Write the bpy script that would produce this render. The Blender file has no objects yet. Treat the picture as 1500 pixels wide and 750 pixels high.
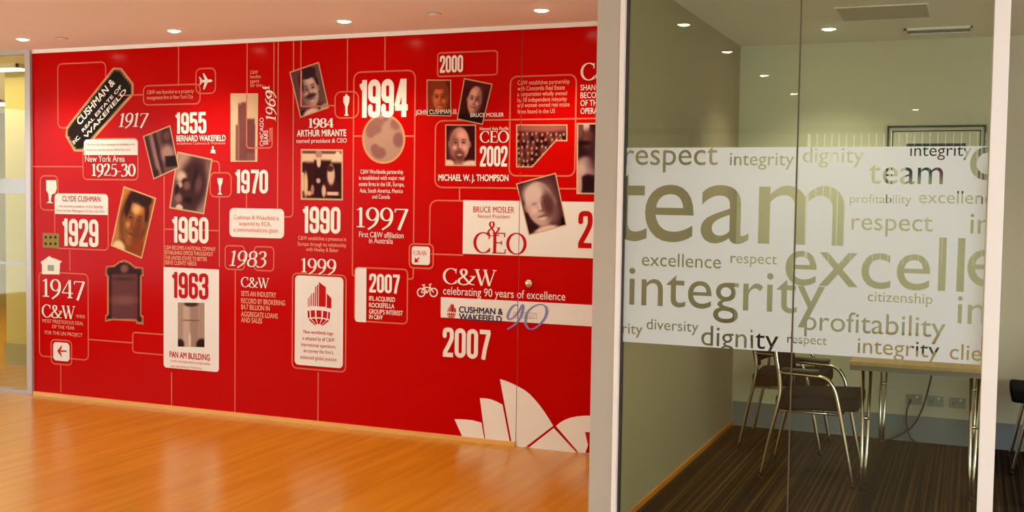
import bpy, bmesh, math, random
import numpy as np
from mathutils import Vector, Matrix
from mathutils.geometry import delaunay_2d_cdt
random.seed(7)
S = bpy.context.scene
COL = S.collection
R = math.radians

# ---------------------------------------------------------------- camera, world, exposure
H_EYE = 1.5865
FOC, YAW, PITCH, ROLL = 1624.0, R(22.59), R(2.857), R(.856)
_cy, _sy, _cp, _sp, _cr, _sr = math.cos(YAW), math.sin(YAW), math.cos(PITCH), math.sin(PITCH), math.cos(ROLL), math.sin(ROLL)
_f = np.array([-_sy, _cy, 0.]); _r = np.array([_cy, _sy, 0.]); _u = np.array([0, 0, 1.])
CW = _f * _cp - _u * _sp; _u2 = _u * _cp + _f * _sp
CR = _r * _cr + _u2 * _sr; CU = _u2 * _cr - _r * _sr
cam = bpy.data.cameras.new('camera'); co = bpy.data.objects.new('camera', cam); COL.objects.link(co)
cam.sensor_width = 36; cam.lens = FOC / 1500 * 36; cam.clip_start = .05; cam.clip_end = 200
m = Matrix.Identity(4)
for i in range(3):
    m[i][0], m[i][1], m[i][2] = CR[i], CU[i], -CW[i]
m[2][3] = H_EYE
co.matrix_world = m
S.camera = co

W = bpy.data.worlds.new('world'); S.world = W; W.use_nodes = True
bg = W.node_tree.nodes['Background']
bg.inputs[0].default_value = (.78, .95, 1.0, 1); bg.inputs[1].default_value = 5.3
S.view_settings.view_transform = 'Standard'; S.view_settings.look = 'None'
S.view_settings.gamma = 1; S.view_settings.use_curve_mapping = False
S.view_settings.exposure = 0.16
SPOT_FOYER, SPOT_ROOM, LENS = 42., 48., 60.
try:
    S.cycles.use_denoising = True
    S.cycles.max_bounces = 12; S.cycles.diffuse_bounces = 6; S.cycles.transparent_max_bounces = 24
except Exception:
    pass

# the measured planes of the place (metres): X along the mural wall, Y away from the viewer, Z up
Y_RED, Y_BACK, Y_GLASS, X_ROOM, CEIL = 6.58, 7.92, 5.08, -1.566, 2.70
X_WALL = -1.68            # foyer side of the wall between foyer and meeting room
X_SEAM = -2.688           # edge of the concealed door in the mural
X_MURAL = -6.80

def at(x, y, Y=Y_RED):     # where the sight line of a measured point meets the upright plane at depth Y
    d = CW + CR * (x - 750) / FOC - CU * (y - 375) / FOC
    k = Y / d[1]
    return d[0] * k, H_EYE + d[2] * k

# ---------------------------------------------------------------- materials
def lin(c):
    return tuple((v / 12.92 if v <= .04045 else ((v + .055) / 1.055) ** 2.4) for v in c)
def rgb(r, g, b): return lin((r / 255, g / 255, b / 255))
MATS = {}
def mat(name, col, rough=.6, metal=0., spec=.5, var=.04, scale=8., bump=0., coat=0.):
    if name in MATS: return MATS[name]
    M = bpy.data.materials.new(name); M.use_nodes = True; nt = M.node_tree
    b = nt.nodes['Principled BSDF']
    b.inputs['Roughness'].default_value = rough; b.inputs['Metallic'].default_value = metal
    b.inputs['Specular IOR Level'].default_value = spec
    b.inputs['Coat Weight'].default_value = coat
    tc = nt.nodes.new('ShaderNodeTexCoord'); no = nt.nodes.new('ShaderNodeTexNoise'); no.inputs['Scale'].default_value = scale
    no.inputs['Detail'].default_value = 4
    nt.links.new(tc.outputs['Object'], no.inputs['Vector'])
    mx = nt.nodes.new('ShaderNodeMix'); mx.data_type = 'RGBA'
    mx.inputs['A'].default_value = (*[max(0, c * (1 - var)) for c in col], 1); mx.inputs['B'].default_value = (*[min(1, c * (1 + var)) for c in col], 1)
    nt.links.new(no.outputs['Fac'], mx.inputs['Factor']); nt.links.new(mx.outputs['Result'], b.inputs['Base Color'])
    if bump:
        bp = nt.nodes.new('ShaderNodeBump'); bp.inputs['Strength'].default_value = bump; bp.inputs['Distance'].default_value = .002
        nt.links.new(no.outputs['Fac'], bp.inputs['Height']); nt.links.new(bp.outputs['Normal'], b.inputs['Normal'])
    MATS[name] = M; return M
def emit(name, col, s):
    M = bpy.data.materials.new(name); M.use_nodes = True; nt = M.node_tree; nt.nodes.clear()
    e = nt.nodes.new('ShaderNodeEmission'); e.inputs[0].default_value = (*col, 1); e.inputs[1].default_value = s
    o = nt.nodes.new('ShaderNodeOutputMaterial'); nt.links.new(e.outputs[0], o.inputs[0]); MATS[name] = M; return M
def stripes(name, axis_scale, dark, light, rough, lo, hi, detail=3, spec=.5, bump=0., noise=1.0):
    M = bpy.data.materials.new(name); M.use_nodes = True; nt = M.node_tree; b = nt.nodes['Principled BSDF']
    tc = nt.nodes.new('ShaderNodeTexCoord'); mp = nt.nodes.new('ShaderNodeMapping'); mp.inputs['Scale'].default_value = axis_scale
    no = nt.nodes.new('ShaderNodeTexNoise'); no.inputs['Scale'].default_value = noise; no.inputs['Detail'].default_value = detail
    cr = nt.nodes.new('ShaderNodeValToRGB'); cr.color_ramp.elements[0].position = lo; cr.color_ramp.elements[1].position = hi
    cr.color_ramp.elements[0].color = (*dark, 1); cr.color_ramp.elements[1].color = (*light, 1)
    nt.links.new(tc.outputs['Object'], mp.inputs['Vector']); nt.links.new(mp.outputs['Vector'], no.inputs['Vector'])
    nt.links.new(no.outputs['Fac'], cr.inputs['Fac']); nt.links.new(cr.outputs['Color'], b.inputs['Base Color'])
    b.inputs['Roughness'].default_value = rough; b.inputs['Specular IOR Level'].default_value = spec
    MATS[name] = M; return M
def glass(name, tint, ior=1.36):
    M = bpy.data.materials.new(name); M.use_nodes = True; nt = M.node_tree; nt.nodes.clear()
    t = nt.nodes.new('ShaderNodeBsdfTransparent'); t.inputs[0].default_value = (*tint, 1)
    g = nt.nodes.new('ShaderNodeBsdfGlossy'); g.inputs['Roughness'].default_value = .0
    f = nt.nodes.new('ShaderNodeFresnel'); 
    ge = nt.nodes.new('ShaderNodeNewGeometry'); mr = nt.nodes.new('ShaderNodeMapRange')
    mr.inputs['To Min'].default_value = ior; mr.inputs['To Max'].default_value = 1 / ior
    nt.links.new(ge.outputs['Backfacing'], mr.inputs['Value']); nt.links.new(mr.outputs['Result'], f.inputs['IOR'])
    x = nt.nodes.new('ShaderNodeMixShader'); o = nt.nodes.new('ShaderNodeOutputMaterial')
    nt.links.new(f.outputs[0], x.inputs[0]); nt.links.new(t.outputs[0], x.inputs[1]); nt.links.new(g.outputs[0], x.inputs[2])
    nt.links.new(x.outputs[0], o.inputs[0]); MATS[name] = M; return M
def picture_mat():
    M = bpy.data.materials.new('printed_picture'); M.use_nodes = True; nt = M.node_tree; b = nt.nodes['Principled BSDF']
    a = nt.nodes.new('ShaderNodeVertexColor'); a.layer_name = 'ink'
    nt.links.new(a.outputs['Color'], b.inputs['Base Color']); b.inputs['Roughness'].default_value = .4; b.inputs['Specular IOR Level'].default_value = .05
    return M

RED = mat('red_gloss_vinyl', (.50, .0010, .0004), .17, spec=.04, var=.02, scale=3)
REDINK = mat('red_ink', (.50, .004, .002), .4, var=.02, spec=.05)
CREAM = mat('cream_ink', (.86, .80, .70), .35, var=.02, spec=.05)
CARD = mat('cream_card_print', (.80, .76, .69), .35, var=.02, spec=.2)
LINE = mat('salmon_line_ink', (.66, .155, .085), .35, var=.03, spec=.05)
SALM = mat('salmon_text_ink', (.80, .40, .27), .35, var=.03, spec=.05)
NAVY = mat('navy_ink', (.035, .035, .09), .4, spec=.05)
BLUE = mat('pale_blue_ink', (.22, .25, .48), .4, spec=.05)
GREY = mat('grey_ink', (.52, .44, .36), .4, spec=.05)
OLIVE = mat('olive_ink', (.30, .22, .05), .4, spec=.05)
BLACK = mat('black_ink', (.03, .018, .012), .4, spec=.05)
PIC = picture_mat()
CEILW = mat('ceiling_white_paint', (.88, .86, .80), .9, var=.015, scale=2, spec=.2)
WHITE = mat('white_paint', (.80, .76, .68), .6, var=.02)
BACKP = mat('pale_olive_wall_paint', (.61, .58, .43), .75, var=.02, spec=.25)
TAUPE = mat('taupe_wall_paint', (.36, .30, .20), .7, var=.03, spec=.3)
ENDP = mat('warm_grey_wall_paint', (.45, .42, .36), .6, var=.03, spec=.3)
ALU = mat('satin_aluminium', (.82, .80, .77), .32, metal=.6, var=.02)
ALUW = mat('white_powder_coat', (.86, .84, .83), .35, var=.01)
ALUP = mat('grey_frame_metal', (.46, .40, .38), .4, metal=.3, var=.02)
CHROME = mat('chrome', (.75, .70, .62), .12, metal=1, var=.02)
FAB = mat('black_fabric', (.006, .006, .007), .9, var=.2, scale=60, bump=.3, spec=.08)
PLAST = mat('black_plastic', (.015, .013, .012), .4, var=.1)
RUBBER = mat('dark_gasket_rubber', (.04, .03, .025), .6)
SEAL = mat('grey_brown_sealant', (.09, .072, .045), .5)
SKIRT = mat('blue_grey_skirting', (.22, .25, .27), .5, var=.03)
SKIRTW = stripes('timber_strip', (2, 2, 2), (.70, .36, .08), (.80, .46, .12), .35, .3, .7)
TABTOP = stripes('beech_veneer', (30, 1.5, 6), (.30, .20, .09), (.38, .26, .12), .5, .3, .7)
TABEDGE = mat('grey_table_edging', (.13, .125, .10), .5)
FLOORW = stripes('honey_timber_floor', (16, .9, 1), (.47, .180, .006), (.60, .25, .012), .24, .30, .70, detail=5, spec=.5)
CARPET = stripes('striped_carpet', (75, .25, 1), (.012, .008, .006), (.10, .055, .018), .95, .48, .70, detail=2, spec=.1)
GLASS = glass('clear_glass', (.915, .955, .87))
GLASSY = glass('clear_left_glass', (.94, .93, .76))
LENSM = emit('halogen_lens', (1, .86, .62), LENS)
TUBEM = emit('fluorescent_diffuser', (1, .95, .82), 7.)
DOORBR = mat('brown_door_paint', (.13, .075, .035), .5, var=.1)
YELLW = mat('cream_office_paint', (.52, .42, .17), .8, var=.02)

def film_mat():
    M = bpy.data.materials.new('frosted_vinyl'); M.use_nodes = True; nt = M.node_tree; nt.nodes.clear()
    d = nt.nodes.new('ShaderNodeBsdfDiffuse'); d.inputs[0].default_value = (.80, .89, .96, 1)
    t = nt.nodes.new('ShaderNodeBsdfTranslucent'); t.inputs[0].default_value = (.78, .87, .93, 1)
    x = nt.nodes.new('ShaderNodeMixShader'); x.inputs[0].default_value = .42
    tr = nt.nodes.new('ShaderNodeBsdfTransparent'); x2 = nt.nodes.new('ShaderNodeMixShader'); x2.inputs[0].default_value = .04
    o = nt.nodes.new('ShaderNodeOutputMaterial')
    nt.links.new(d.outputs[0], x.inputs[1]); nt.links.new(t.outputs[0], x.inputs[2])
    nt.links.new(x.outputs[0], x2.inputs[1]); nt.links.new(tr.outputs[0], x2.inputs[2]); nt.links.new(x2.outputs[0], o.inputs[0])
    return M
FILM = film_mat()
def blind_mat():
    M = bpy.data.materials.new('blind_cloth'); M.use_nodes = True; nt = M.node_tree; nt.nodes.clear()
    d = nt.nodes.new('ShaderNodeBsdfDiffuse'); d.inputs[0].default_value = (.6, .55, .42, 1)
    t = nt.nodes.new('ShaderNodeBsdfTranslucent'); t.inputs[0].default_value = (.5, .44, .30, 1)
    x = nt.nodes.new('ShaderNodeMixShader'); x.inputs[0].default_value = .3; o = nt.nodes.new('ShaderNodeOutputMaterial')
    nt.links.new(d.outputs[0], x.inputs[1]); nt.links.new(t.outputs[0], x.inputs[2]); nt.links.new(x.outputs[0], o.inputs[0]); return M
BLIND = blind_mat()

# ---------------------------------------------------------------- mesh helpers
def obj(name, bm, material, parent=None, smooth=False, kind=None, label=None):
    me = bpy.data.meshes.new(name); bm.to_mesh(me); bm.free()
    o = bpy.data.objects.new(name, me); COL.objects.link(o)
    for mm in (material if isinstance(material, (list, tuple)) else [material]): me.materials.append(mm)
    if parent is not None: o.parent = parent
    if kind: o['kind'] = kind
    if label: o['label'] = label
    if smooth:
        for p in me.polygons: p.use_smooth = True
    return o
def thing(name, label, cat, loc=(0, 0, 0), rz=0., group=None):
    o = bpy.data.objects.new(name, None); COL.objects.link(o); o.location = loc; o.rotation_euler = (0, 0, rz)
    o['label'] = label; o['category'] = cat
    if group: o['group'] = group
    return o
def tag(o, label, cat, group=None):
    o['label'] = label; o['category'] = cat
    if group: o['group'] = group
    return o
def box(bm, x0, x1, y0, y1, z0, z1, bev=0.):
    vs = [bm.verts.new((x, y, z)) for x in (x0, x1) for y in (y0, y1) for z in (z0, z1)]
    fs = [bm.faces.new([vs[i] for i in q]) for q in ((0, 1, 3, 2), (4, 6, 7, 5), (0, 4, 5, 1), (2, 3, 7, 6), (0, 2, 6, 4), (1, 5, 7, 3))]
    if bev:
        es = list({e for f in fs for e in f.edges})
        bmesh.ops.bevel(bm, geom=es, offset=bev, segments=2, affect='EDGES', profile=.6)
    return bm
def bx(*a, **k): return box(bmesh.new(), *a, **k)
def catmull(pts, n=8):
    P = [Vector(p) for p in pts]; P = [P[0] * 2 - P[1]] + P + [P[-1] * 2 - P[-2]]; out = []
    for i in range(1, len(P) - 2):
        for k in range(n):
            t = k / n; a, b, c, d = P[i - 1], P[i], P[i + 1], P[i + 2]
            out.append(.5 * ((2 * b) + (c - a) * t + (2 * a - 5 * b + 4 * c - d) * t * t + (3 * b - a - 3 * c + d) * t ** 3))
    out.append(P[-2]); return out
def tube(bm, pts, r, seg=10, cap=True):
    pts = [Vector(p) for p in pts]; rings = []; up = None
    for i, p in enumerate(pts):
        t = (pts[min(i + 1, len(pts) - 1)] - pts[max(i - 1, 0)]).normalized()
        if up is None: up = Vector((0, 0, 1)) if abs(t.z) < .9 else Vector((1, 0, 0))
        n = (up - t * up.dot(t)).normalized(); up = n; b = t.cross(n)
        rr = r[i] if isinstance(r, (list, tuple)) else r
        rings.append([bm.verts.new(p + (n * math.cos(a) + b * math.sin(a)) * rr) for a in [2 * math.pi * k / seg for k in range(seg)]])
    for A, B in zip(rings, rings[1:]):
        for k in range(seg): bm.faces.new((A[k], A[(k + 1) % seg], B[(k + 1) % seg], B[k]))
    if cap: bm.faces.new(rings[0][::-1]); bm.faces.new(rings[-1])
    return bm
def lathe(bm, prof, seg=24, c=(0, 0, 0), axis='z'):
    rings = []
    for rr, z in prof:
        rings.append([bm.verts.new((c[0] + rr * math.cos(a), c[1] + rr * math.sin(a), c[2] + z) if axis == 'z' else (c[0] + rr * math.cos(a), c[1] + z, c[2] + rr * math.sin(a)))
                      for a in [2 * math.pi * k / seg for k in range(seg)]])
    for A, B in zip(rings, rings[1:]):
        for k in range(seg): bm.faces.new((A[k], A[(k + 1) % seg], B[(k + 1) % seg], B[k]))
    if prof[0][0] > 1e-5: bm.faces.new(rings[0][::-1])
    if prof[-1][0] > 1e-5: bm.faces.new(rings[-1])
    bmesh.ops.remove_doubles(bm, verts=bm.verts, dist=1e-5); bmesh.ops.recalc_face_normals(bm, faces=bm.faces)
    return bm

# ---------------------------------------------------------------- the shell
def struct(name, bm, m): return obj(name, bm, m, kind='structure')
Y_REAR, X_L, X_R = -3.6, -9.6, 3.4
struct('floor', bx(X_L, X_R, Y_REAR, Y_GLASS - .03, -.12, 0), FLOORW)
struct('floor_passage', bx(X_L, X_WALL + .02, Y_GLASS - .03, Y_RED + .05, -.12, 0), FLOORW)
struct('floor_left_office', bx(X_L - 3, X_MURAL - .02, Y_RED + .05, 12.2, -.12, 0), FLOORW)
struct('floor_meeting_room', bx(X_WALL + .02, X_R, Y_GLASS - .03, Y_BACK + .1, -.12, 0), CARPET)
struct('ceiling', bx(X_L, X_R, Y_REAR, Y_RED + .1, CEIL, CEIL + .12), CEILW)
struct('ceiling_meeting_room', bx(X_WALL, X_R, Y_RED + .1, Y_BACK + .1, CEIL, CEIL + .12), CEILW)
struct('ceiling_left_office', bx(X_L - 3, X_MURAL, Y_RED + .1, 12.2, CEIL, CEIL + .12), CEILW)
struct('wall_back', bx(X_MURAL, X_SEAM, Y_RED, Y_RED + .1, 0, CEIL), WHITE)
struct('wall_back_right', bx(X_SEAM, X_WALL, Y_RED, Y_RED + .1, 0, CEIL), WHITE)
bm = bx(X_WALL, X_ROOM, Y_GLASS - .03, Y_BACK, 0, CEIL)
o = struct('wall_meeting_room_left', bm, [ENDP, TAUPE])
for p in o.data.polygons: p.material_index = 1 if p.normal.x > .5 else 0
struct('wall_meeting_room_back', bx(X_WALL, X_R, Y_BACK, Y_BACK + .1, 0, CEIL), BACKP)
bm = bmesh.new(); box(bm, X_L - .1, X_L, Y_REAR, Y_RED, 0, .5); box(bm, X_L - .1, X_L, Y_REAR, Y_RED, 2.5, CEIL)
for y0, y1 in ((Y_REAR, -3.2), (-1.3, -1.2), (.7, .8), (2.7, 2.8), (4.4, Y_RED)):
    box(bm, X_L - .1, X_L, y0, y1, .5, 2.5)
struct('wall_left', bm, WHITE)  # openings added so world light reaches the ceiling and mural
# rear wall with a blinded window and a timber post; right wall openings added to let in light
bm = bmesh.new(); box(bm, X_L, X_R, Y_REAR - .1, Y_REAR, 0, .9); box(bm, X_L, X_R, Y_REAR - .1, Y_REAR, 2.45, CEIL)
for x0, x1 in ((X_L, -1.9), (.15, .9), (2.9, X_R)):  # open gap towards the right added to let in world light
    box(bm, x0, x1, Y_REAR - .1, Y_REAR, .9, 2.45)
struct('wall_rear', bm, WHITE)
bm = bmesh.new()
for k in range(24):
    x = -1.86 + k * .085; vs = [bm.verts.new(p) for p in ((x, Y_REAR - .07, .9), (x + .075, Y_REAR - .035, .9), (x + .075, Y_REAR - .035, 2.45), (x, Y_REAR - .07, 2.45))]; bm.faces.new(vs)
bmesh.ops.solidify(bm, geom=bm.faces[:], thickness=.002)
w3 = bpy.data.objects.new('window_3', None); COL.objects.link(w3); w3['kind'] = 'structure'
obj('vertical_blind', bm, BLIND, w3)
struct('trim_2', bx(-3.33, -3.18, Y_REAR, Y_REAR + .05, 0, 2.45, bev=.004), DOORBR)
struct('trim_3', bx(X_L, X_R, Y_REAR, Y_REAR + .06, 2.45, 2.53, bev=.004), TABEDGE)
bm = bmesh.new(); box(bm, X_R, X_R + .1, Y_REAR - .6, Y_BACK + .1, 0, .5); box(bm, X_R, X_R + .1, Y_REAR - .6, Y_BACK + .1, 2.45, CEIL)
for y0, y1 in ((Y_REAR - .6, -3.2), (-1.7, -1.6), (.0, .1), (1.7, 1.8), (3.4, Y_BACK + .1)):
    box(bm, X_R, X_R + .1, y0, y1, .5, 2.45)
struct('wall_right', bm, WHITE)
# left office shell beyond the mural wall
bm = bmesh.new(); box(bm, X_L - 3, X_MURAL, 12.1, 12.2, 0, CEIL); struct('wall_left_office_back', bm, YELLW)
struct('wall_left_office_side', bx(X_MURAL - .02, X_MURAL + .06, Y_RED + .1, 12.1, 0, CEIL), YELLW)
struct('wall_left_office_far', bx(X_L - 3.1, X_L - 3, Y_RED, 12.1, 0, CEIL), YELLW)
struct('trim_1', bx(X_MURAL - .05, X_WALL, Y_RED - .012, Y_RED, 2.672, CEIL), CEILW)
struct('baseboard_mural', bx(X_MURAL, X_SEAM - .004, Y_RED - .022, Y_RED, 0, .030), SKIRTW)
struct('baseboard_room_left', bx(X_ROOM, X_ROOM + .012, Y_GLASS + .01, Y_BACK, 0, .028), mat('orange_timber_strip', (.60, .22, .025), .4))
struct('baseboard_room_back', bx(X_ROOM + .012, X_R, Y_BACK - .014, Y_BACK, 0, .175), SKIRT)

# ---------------------------------------------------------------- glass wall of the meeting room
P0, P1, PS = X_ROOM + .02, .045, -.74
win = bpy.data.objects.new('window_1', None); COL.objects.link(win); win['kind'] = 'structure'
bm = bmesh.new(); box(bm, X_ROOM + .0, X_ROOM + .024, Y_GLASS - .036, Y_GLASS + .03, 0, CEIL, bev=.002)
obj('side_frame', bm, ALUW, win)
obj('post', bx(.050, .112, Y_GLASS - .045, Y_GLASS + .045, 0, CEIL, bev=.003), ALUW, win, label='white metal post')
obj('top_rail', bx(P0 + .005, .05, Y_GLASS - .03, Y_GLASS + .03, CEIL - .05, CEIL), ALU, win)
obj('bottom_rail', bx(P0 + .005, .05, Y_GLASS - .03, Y_GLASS + .03, 0, .06), ALU, win)
obj('pane', bx(P0 + .012, PS - .002, Y_GLASS, Y_GLASS + .010, .06, CEIL - .05), GLASS, win)
obj('pane', bx(PS + .002, P1, Y_GLASS, Y_GLASS + .010, .06, CEIL - .05), GLASS, win)
obj('gasket', bx(P0 + .004, P0 + .013, Y_GLASS - .012, Y_GLASS + .018, .06, CEIL - .05), RUBBER, win)
obj('joint_seal', bx(PS - .0028, PS + .0028, Y_GLASS - .0015, Y_GLASS + .0115, .06, CEIL - .05), SEAL, win)

# ---------------------------------------------------------------- glazed screen left of the mural
w2 = bpy.data.objects.new('window_2', None); COL.objects.link(w2); w2['kind'] = 'structure'
obj('jamb', bx(X_MURAL - .055, X_MURAL, Y_RED - .03, Y_RED + .05, 0, CEIL, bev=.004), ALUP, w2)
obj('bottom_rail', bx(X_L, X_MURAL - .055, Y_RED - .02, Y_RED + .04, 0, .03), ALUP, w2)
obj('top_rail', bx(X_L, X_MURAL - .055, Y_RED - .02, Y_RED + .04, CEIL - .03, CEIL), ALUP, w2)
obj('pane', bx(X_L, X_MURAL - .06, Y_RED, Y_RED + .01, .03, CEIL - .03), GLASSY, w2)
fl = obj('frosted_stripe', bx(X_L, X_MURAL - .062, Y_RED - .0016, Y_RED - .0006, 1.585, 1.70), FILM)
tag(fl, 'wide frosted stripe across the glass left of the red mural', 'window film')
fl = obj('frosted_stripe', bx(X_L, X_MURAL - .062, Y_RED - .0016, Y_RED - .0006, 1.022, 1.045), FILM)
tag(fl, 'thin white stripe low on the glass left of the red mural', 'window film')

# ---------------------------------------------------------------- lamps
def downlight(x, y, label, power, group, cone=120, z=CEIL):
    t = thing('downlight', label, 'ceiling light', (x, y, z), 0, group)
    obj('trim_ring', lathe(bmesh.new(), [(.040, -.001), (.046, -.005), (.050, -.004), (.052, 0), (.040, 0), (.040, -.001)], 28), ALUW, t, True)
    obj('lens', lathe(bmesh.new(), [(0, -.012), (.022, -.0105), (.034, -.006), (.038, -.001)], 24), LENSM, t, True)
    L = bpy.data.lights.new('halogen', 'SPOT'); L.energy = power; L.spot_size = R(cone); L.spot_blend = .8; L.color = (1, .90, .74); L.shadow_soft_size = .05
    lo = bpy.data.objects.new('halogen', L); COL.objects.link(lo); lo.parent = t; lo.location = (0, 0, -.03)
    return t
for i, (x, lab) in enumerate(((-6.385, 'downlight nearest the glass screen, leftmost of the row above the mural'),
                              (-5.03, 'second downlight from the left above the mural'),
                              (-3.70, 'third downlight from the left above the mural, over the 1994 heading'),
                              (-2.37, 'rightmost downlight above the mural, beside the grey wall end'))):
    downlight(x, 6.09, lab, SPOT_FOYER, 'downlights along the mural')
for y, lab in ((3.33, 'downlight reflected highest in the meeting room glass'), (2.02, 'second reflected downlight in the meeting room glass'),
               (.45, 'third reflected downlight in the glass, over the pale wall'), (-1.22, 'fourth reflected downlight beside the glass joint')):
    downlight(-1.71, y, lab, SPOT_FOYER, 'foyer downlights seen mirrored in the glass')
downlight(-.66, -3.38, 'small downlight mirrored above the framed picture', SPOT_FOYER, 'foyer downlights seen mirrored in the glass')
for x in (-6.4, -4.1):
    for y in (3.3, .6):
        downlight(x, y, 'downlight in the foyer ceiling above the timber floor', SPOT_FOYER, 'foyer downlights over the floor')
downlight(1.2, 2.4, 'downlight in the foyer ceiling right of the glass wall', SPOT_FOYER, 'foyer downlights over the floor')
downlight(-.886, 7.277, 'single downlight in the meeting room ceiling', SPOT_ROOM, 'meeting room downlights')
downlight(1.6, 7.277, 'meeting room downlight hidden to the right of the post', SPOT_ROOM, 'meeting room downlights')
downlight(-.6, 5.75, 'meeting room downlight close behind the glass', SPOT_ROOM, 'meeting room downlights')
for x, y, lab in ((-6.07, 6.14, 'tiny round ceiling sensor left, between the two left downlights'), (-3.03, 6.01, 'tiny round ceiling sensor right, over the 2000 heading')):
    t = thing('ceiling_sensor', lab, 'sensor', (x, y, CEIL))
    obj('body', lathe(bmesh.new(), [(0, -.014), (.018, -.012), (.034, -.006), (.036, 0)], 20), CEILW, t, True)
    obj('collar', lathe(bmesh.new(), [(.040, -.004), (.045, 0), (.036, 0), (.036, -.004), (.040, -.004)], 20), ALUP, t, True)
for x0, x1, y0, y1, lab in ((-9.4, -7.62, 7.2, 7.46, 'bright ceiling light panel behind the left glass, nearest'), (-12.0, -10.75, 9.9, 10.4, 'bright ceiling light panel deeper in the office behind the left glass')):
    t = thing('light_panel', lab, 'ceiling light', ((x0 + x1) / 2, (y0 + y1) / 2, CEIL), 0, 'office light panels')
    a, b = (x1 - x0) / 2, (y1 - y0) / 2
    obj('diffuser', bx(-a + .02, a - .02, -b + .02, b - .02, -.03, -.02), TUBEM, t)
    bm = bmesh.new(); box(bm, -a, a, -b, -b + .02, -.035, 0); box(bm, -a, a, b - .02, b, -.035, 0); box(bm, -a, -a + .02, -b, b, -.035, 0); box(bm, a - .02, a, -b, b, -.035, 0)
    obj('frame', bm, ALUW, t)
L = bpy.data.lights.new('office_light', 'AREA'); L.energy = 22; L.shape = 'RECTANGLE'; L.size = 2.5; L.size_y = 3; L.color = (1, .88, .60)
lo = bpy.data.objects.new('office_light', L); COL.objects.link(lo); lo.location = (-9.2, 9.0, CEIL - .06)
L = bpy.data.lights.new('panel_light', 'AREA'); L.energy = 8; L.shape = 'RECTANGLE'; L.size = 1.7; L.size_y = .24; L.color = (1, .90, .62)
lo = bpy.data.objects.new('panel_light', L); COL.objects.link(lo); lo.location = (-8.5, 7.12, CEIL - .05)

# air diffuser and grey panel imitating a dark reflection in the meeting room ceiling
t = thing('air_diffuser', 'slotted white air diffuser in the meeting room ceiling', 'air vent', (-.245, 7.5, CEIL))
bm = bmesh.new(); box(bm, -.20, .20, -.10, -.085, -.014, 0); box(bm, -.20, .20, .085, .10, -.014, 0); box(bm, -.20, -.185, -.10, .10, -.014, 0); box(bm, .185, .20, -.10, .10, -.014, 0)
obj('frame', bm, ALUW, t)
for k in range(5):
    bm = bmesh.new(); y = -.065 + k * .0325; vs = [bm.verts.new(p) for p in ((-.185, y - .012, -.012), (.185, y - .012, -.012), (.185, y + .012, -.001), (-.185, y + .012, -.001))]
    bm.faces.new(vs); bmesh.ops.solidify(bm, geom=bm.faces[:], thickness=.002); obj('blade', bm, ALUW, t)
obj('plenum', bx(-.185, .185, -.085, .085, -.0008, 0), PLAST, t)
t = thing('reflection_panel', 'flat grey panel imitating a dark reflection in front of the air diffuser', 'ceiling panel', (-.52, 6.75, CEIL))
obj('panel', bx(-.24, .24, -.22, .22, -.006, 0, bev=.002), mat('dark_reflection_grey', (.55, .51, .45), .8), t)
bm = bmesh.new(); box(bm, -.25, .25, -.23, -.22, -.004, 0); box(bm, -.25, .25, .22, .23, -.004, 0); box(bm, -.25, -.24, -.22, .22, -.004, 0); box(bm, .24, .25, -.22, .22, -.004, 0)
obj('frame', bm, CEILW, t)

# ---------------------------------------------------------------- left office furniture seen through the glass
t = thing('column', 'cream square column behind the left glass screen', 'column', (-8.2, 7.9, 0))
obj('shaft', bx(-.05, .60, -.25, .25, 0, CEIL, bev=.006), YELLW, t)
bm = bmesh.new(); box(bm, -.06, .61, -.262, -.25, 0, .20); box(bm, .60, .612, -.25, .25, 0, .20); box(bm, -.062, -.05, -.25, .25, 0, .20)
obj('skirting', bm, mat('olive_grey_skirting', (.32, .28, .17), .6), t)
d = struct('door_2', bx(-12.0, -10.6, 12.05, 12.1, 0, 2.1), DOORBR)
obj('door_frame', bx(-12.08, -10.52, 12.06, 12.10, 0, 2.18), YELLW, d)
hb = bmesh.new(); tube(hb, catmull([(-10.75, 12.05, 1.0), (-10.75, 11.99, 1.0), (-10.87, 11.985, 1.0)]), .011); obj('door_handle', hb, CHROME, d, True)

# ---------------------------------------------------------------- text: outlines of the built-in face, and drawn stroke letters
_tc = {}
_tcur = bpy.data.curves.new('lettering', 'FONT'); _tob = bpy.data.objects.new('lettering', _tcur); COL.objects.link(_tob)
def raw_text(body, fill='FRONT', bold=0.):
    key = (body, fill, bold)
    if key in _tc: return _tc[key]
    _tcur.body = body; _tcur.size = 1; _tcur.fill_mode = fill; _tcur.offset = bold; _tcur.resolution_u = 4 if fill == 'FRONT' else 6
    dg = bpy.context.evaluated_depsgraph_get(); dg.update()
    ev = _tob.evaluated_get(dg); me = ev.to_mesh()
    vs = np.array([(v.co.x, v.co.y) for v in me.vertices]) if len(me.vertices) else np.zeros((0, 2))
    fs = [tuple(p.vertices) for p in me.polygons]; es = [tuple(e.vertices) for e in me.edges]
    ev.to_mesh_clear(); _tc[key] = (vs, fs, es); return _tc[key]
def bold_text(body, bold):
    key = (body, 'B', bold)
    if key in _tc: return _tc[key]
    V, F, _ = raw_text(body); E0, _f, E = raw_text(body, 'NONE'); VV = [np.array(p) for p in V]; FF = [tuple(f) for f in F]
    if not bold: return V, F, E
    for a, b in E: add_pen(VV, FF, [E0[a], E0[b]], bold)
    _tc[key] = (*union(np.array(VV), FF), E); return _tc[key]
CAPH = raw_text('H')[0][:, 1].max()
XH = raw_text('x')[0][:, 1].max()

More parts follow.
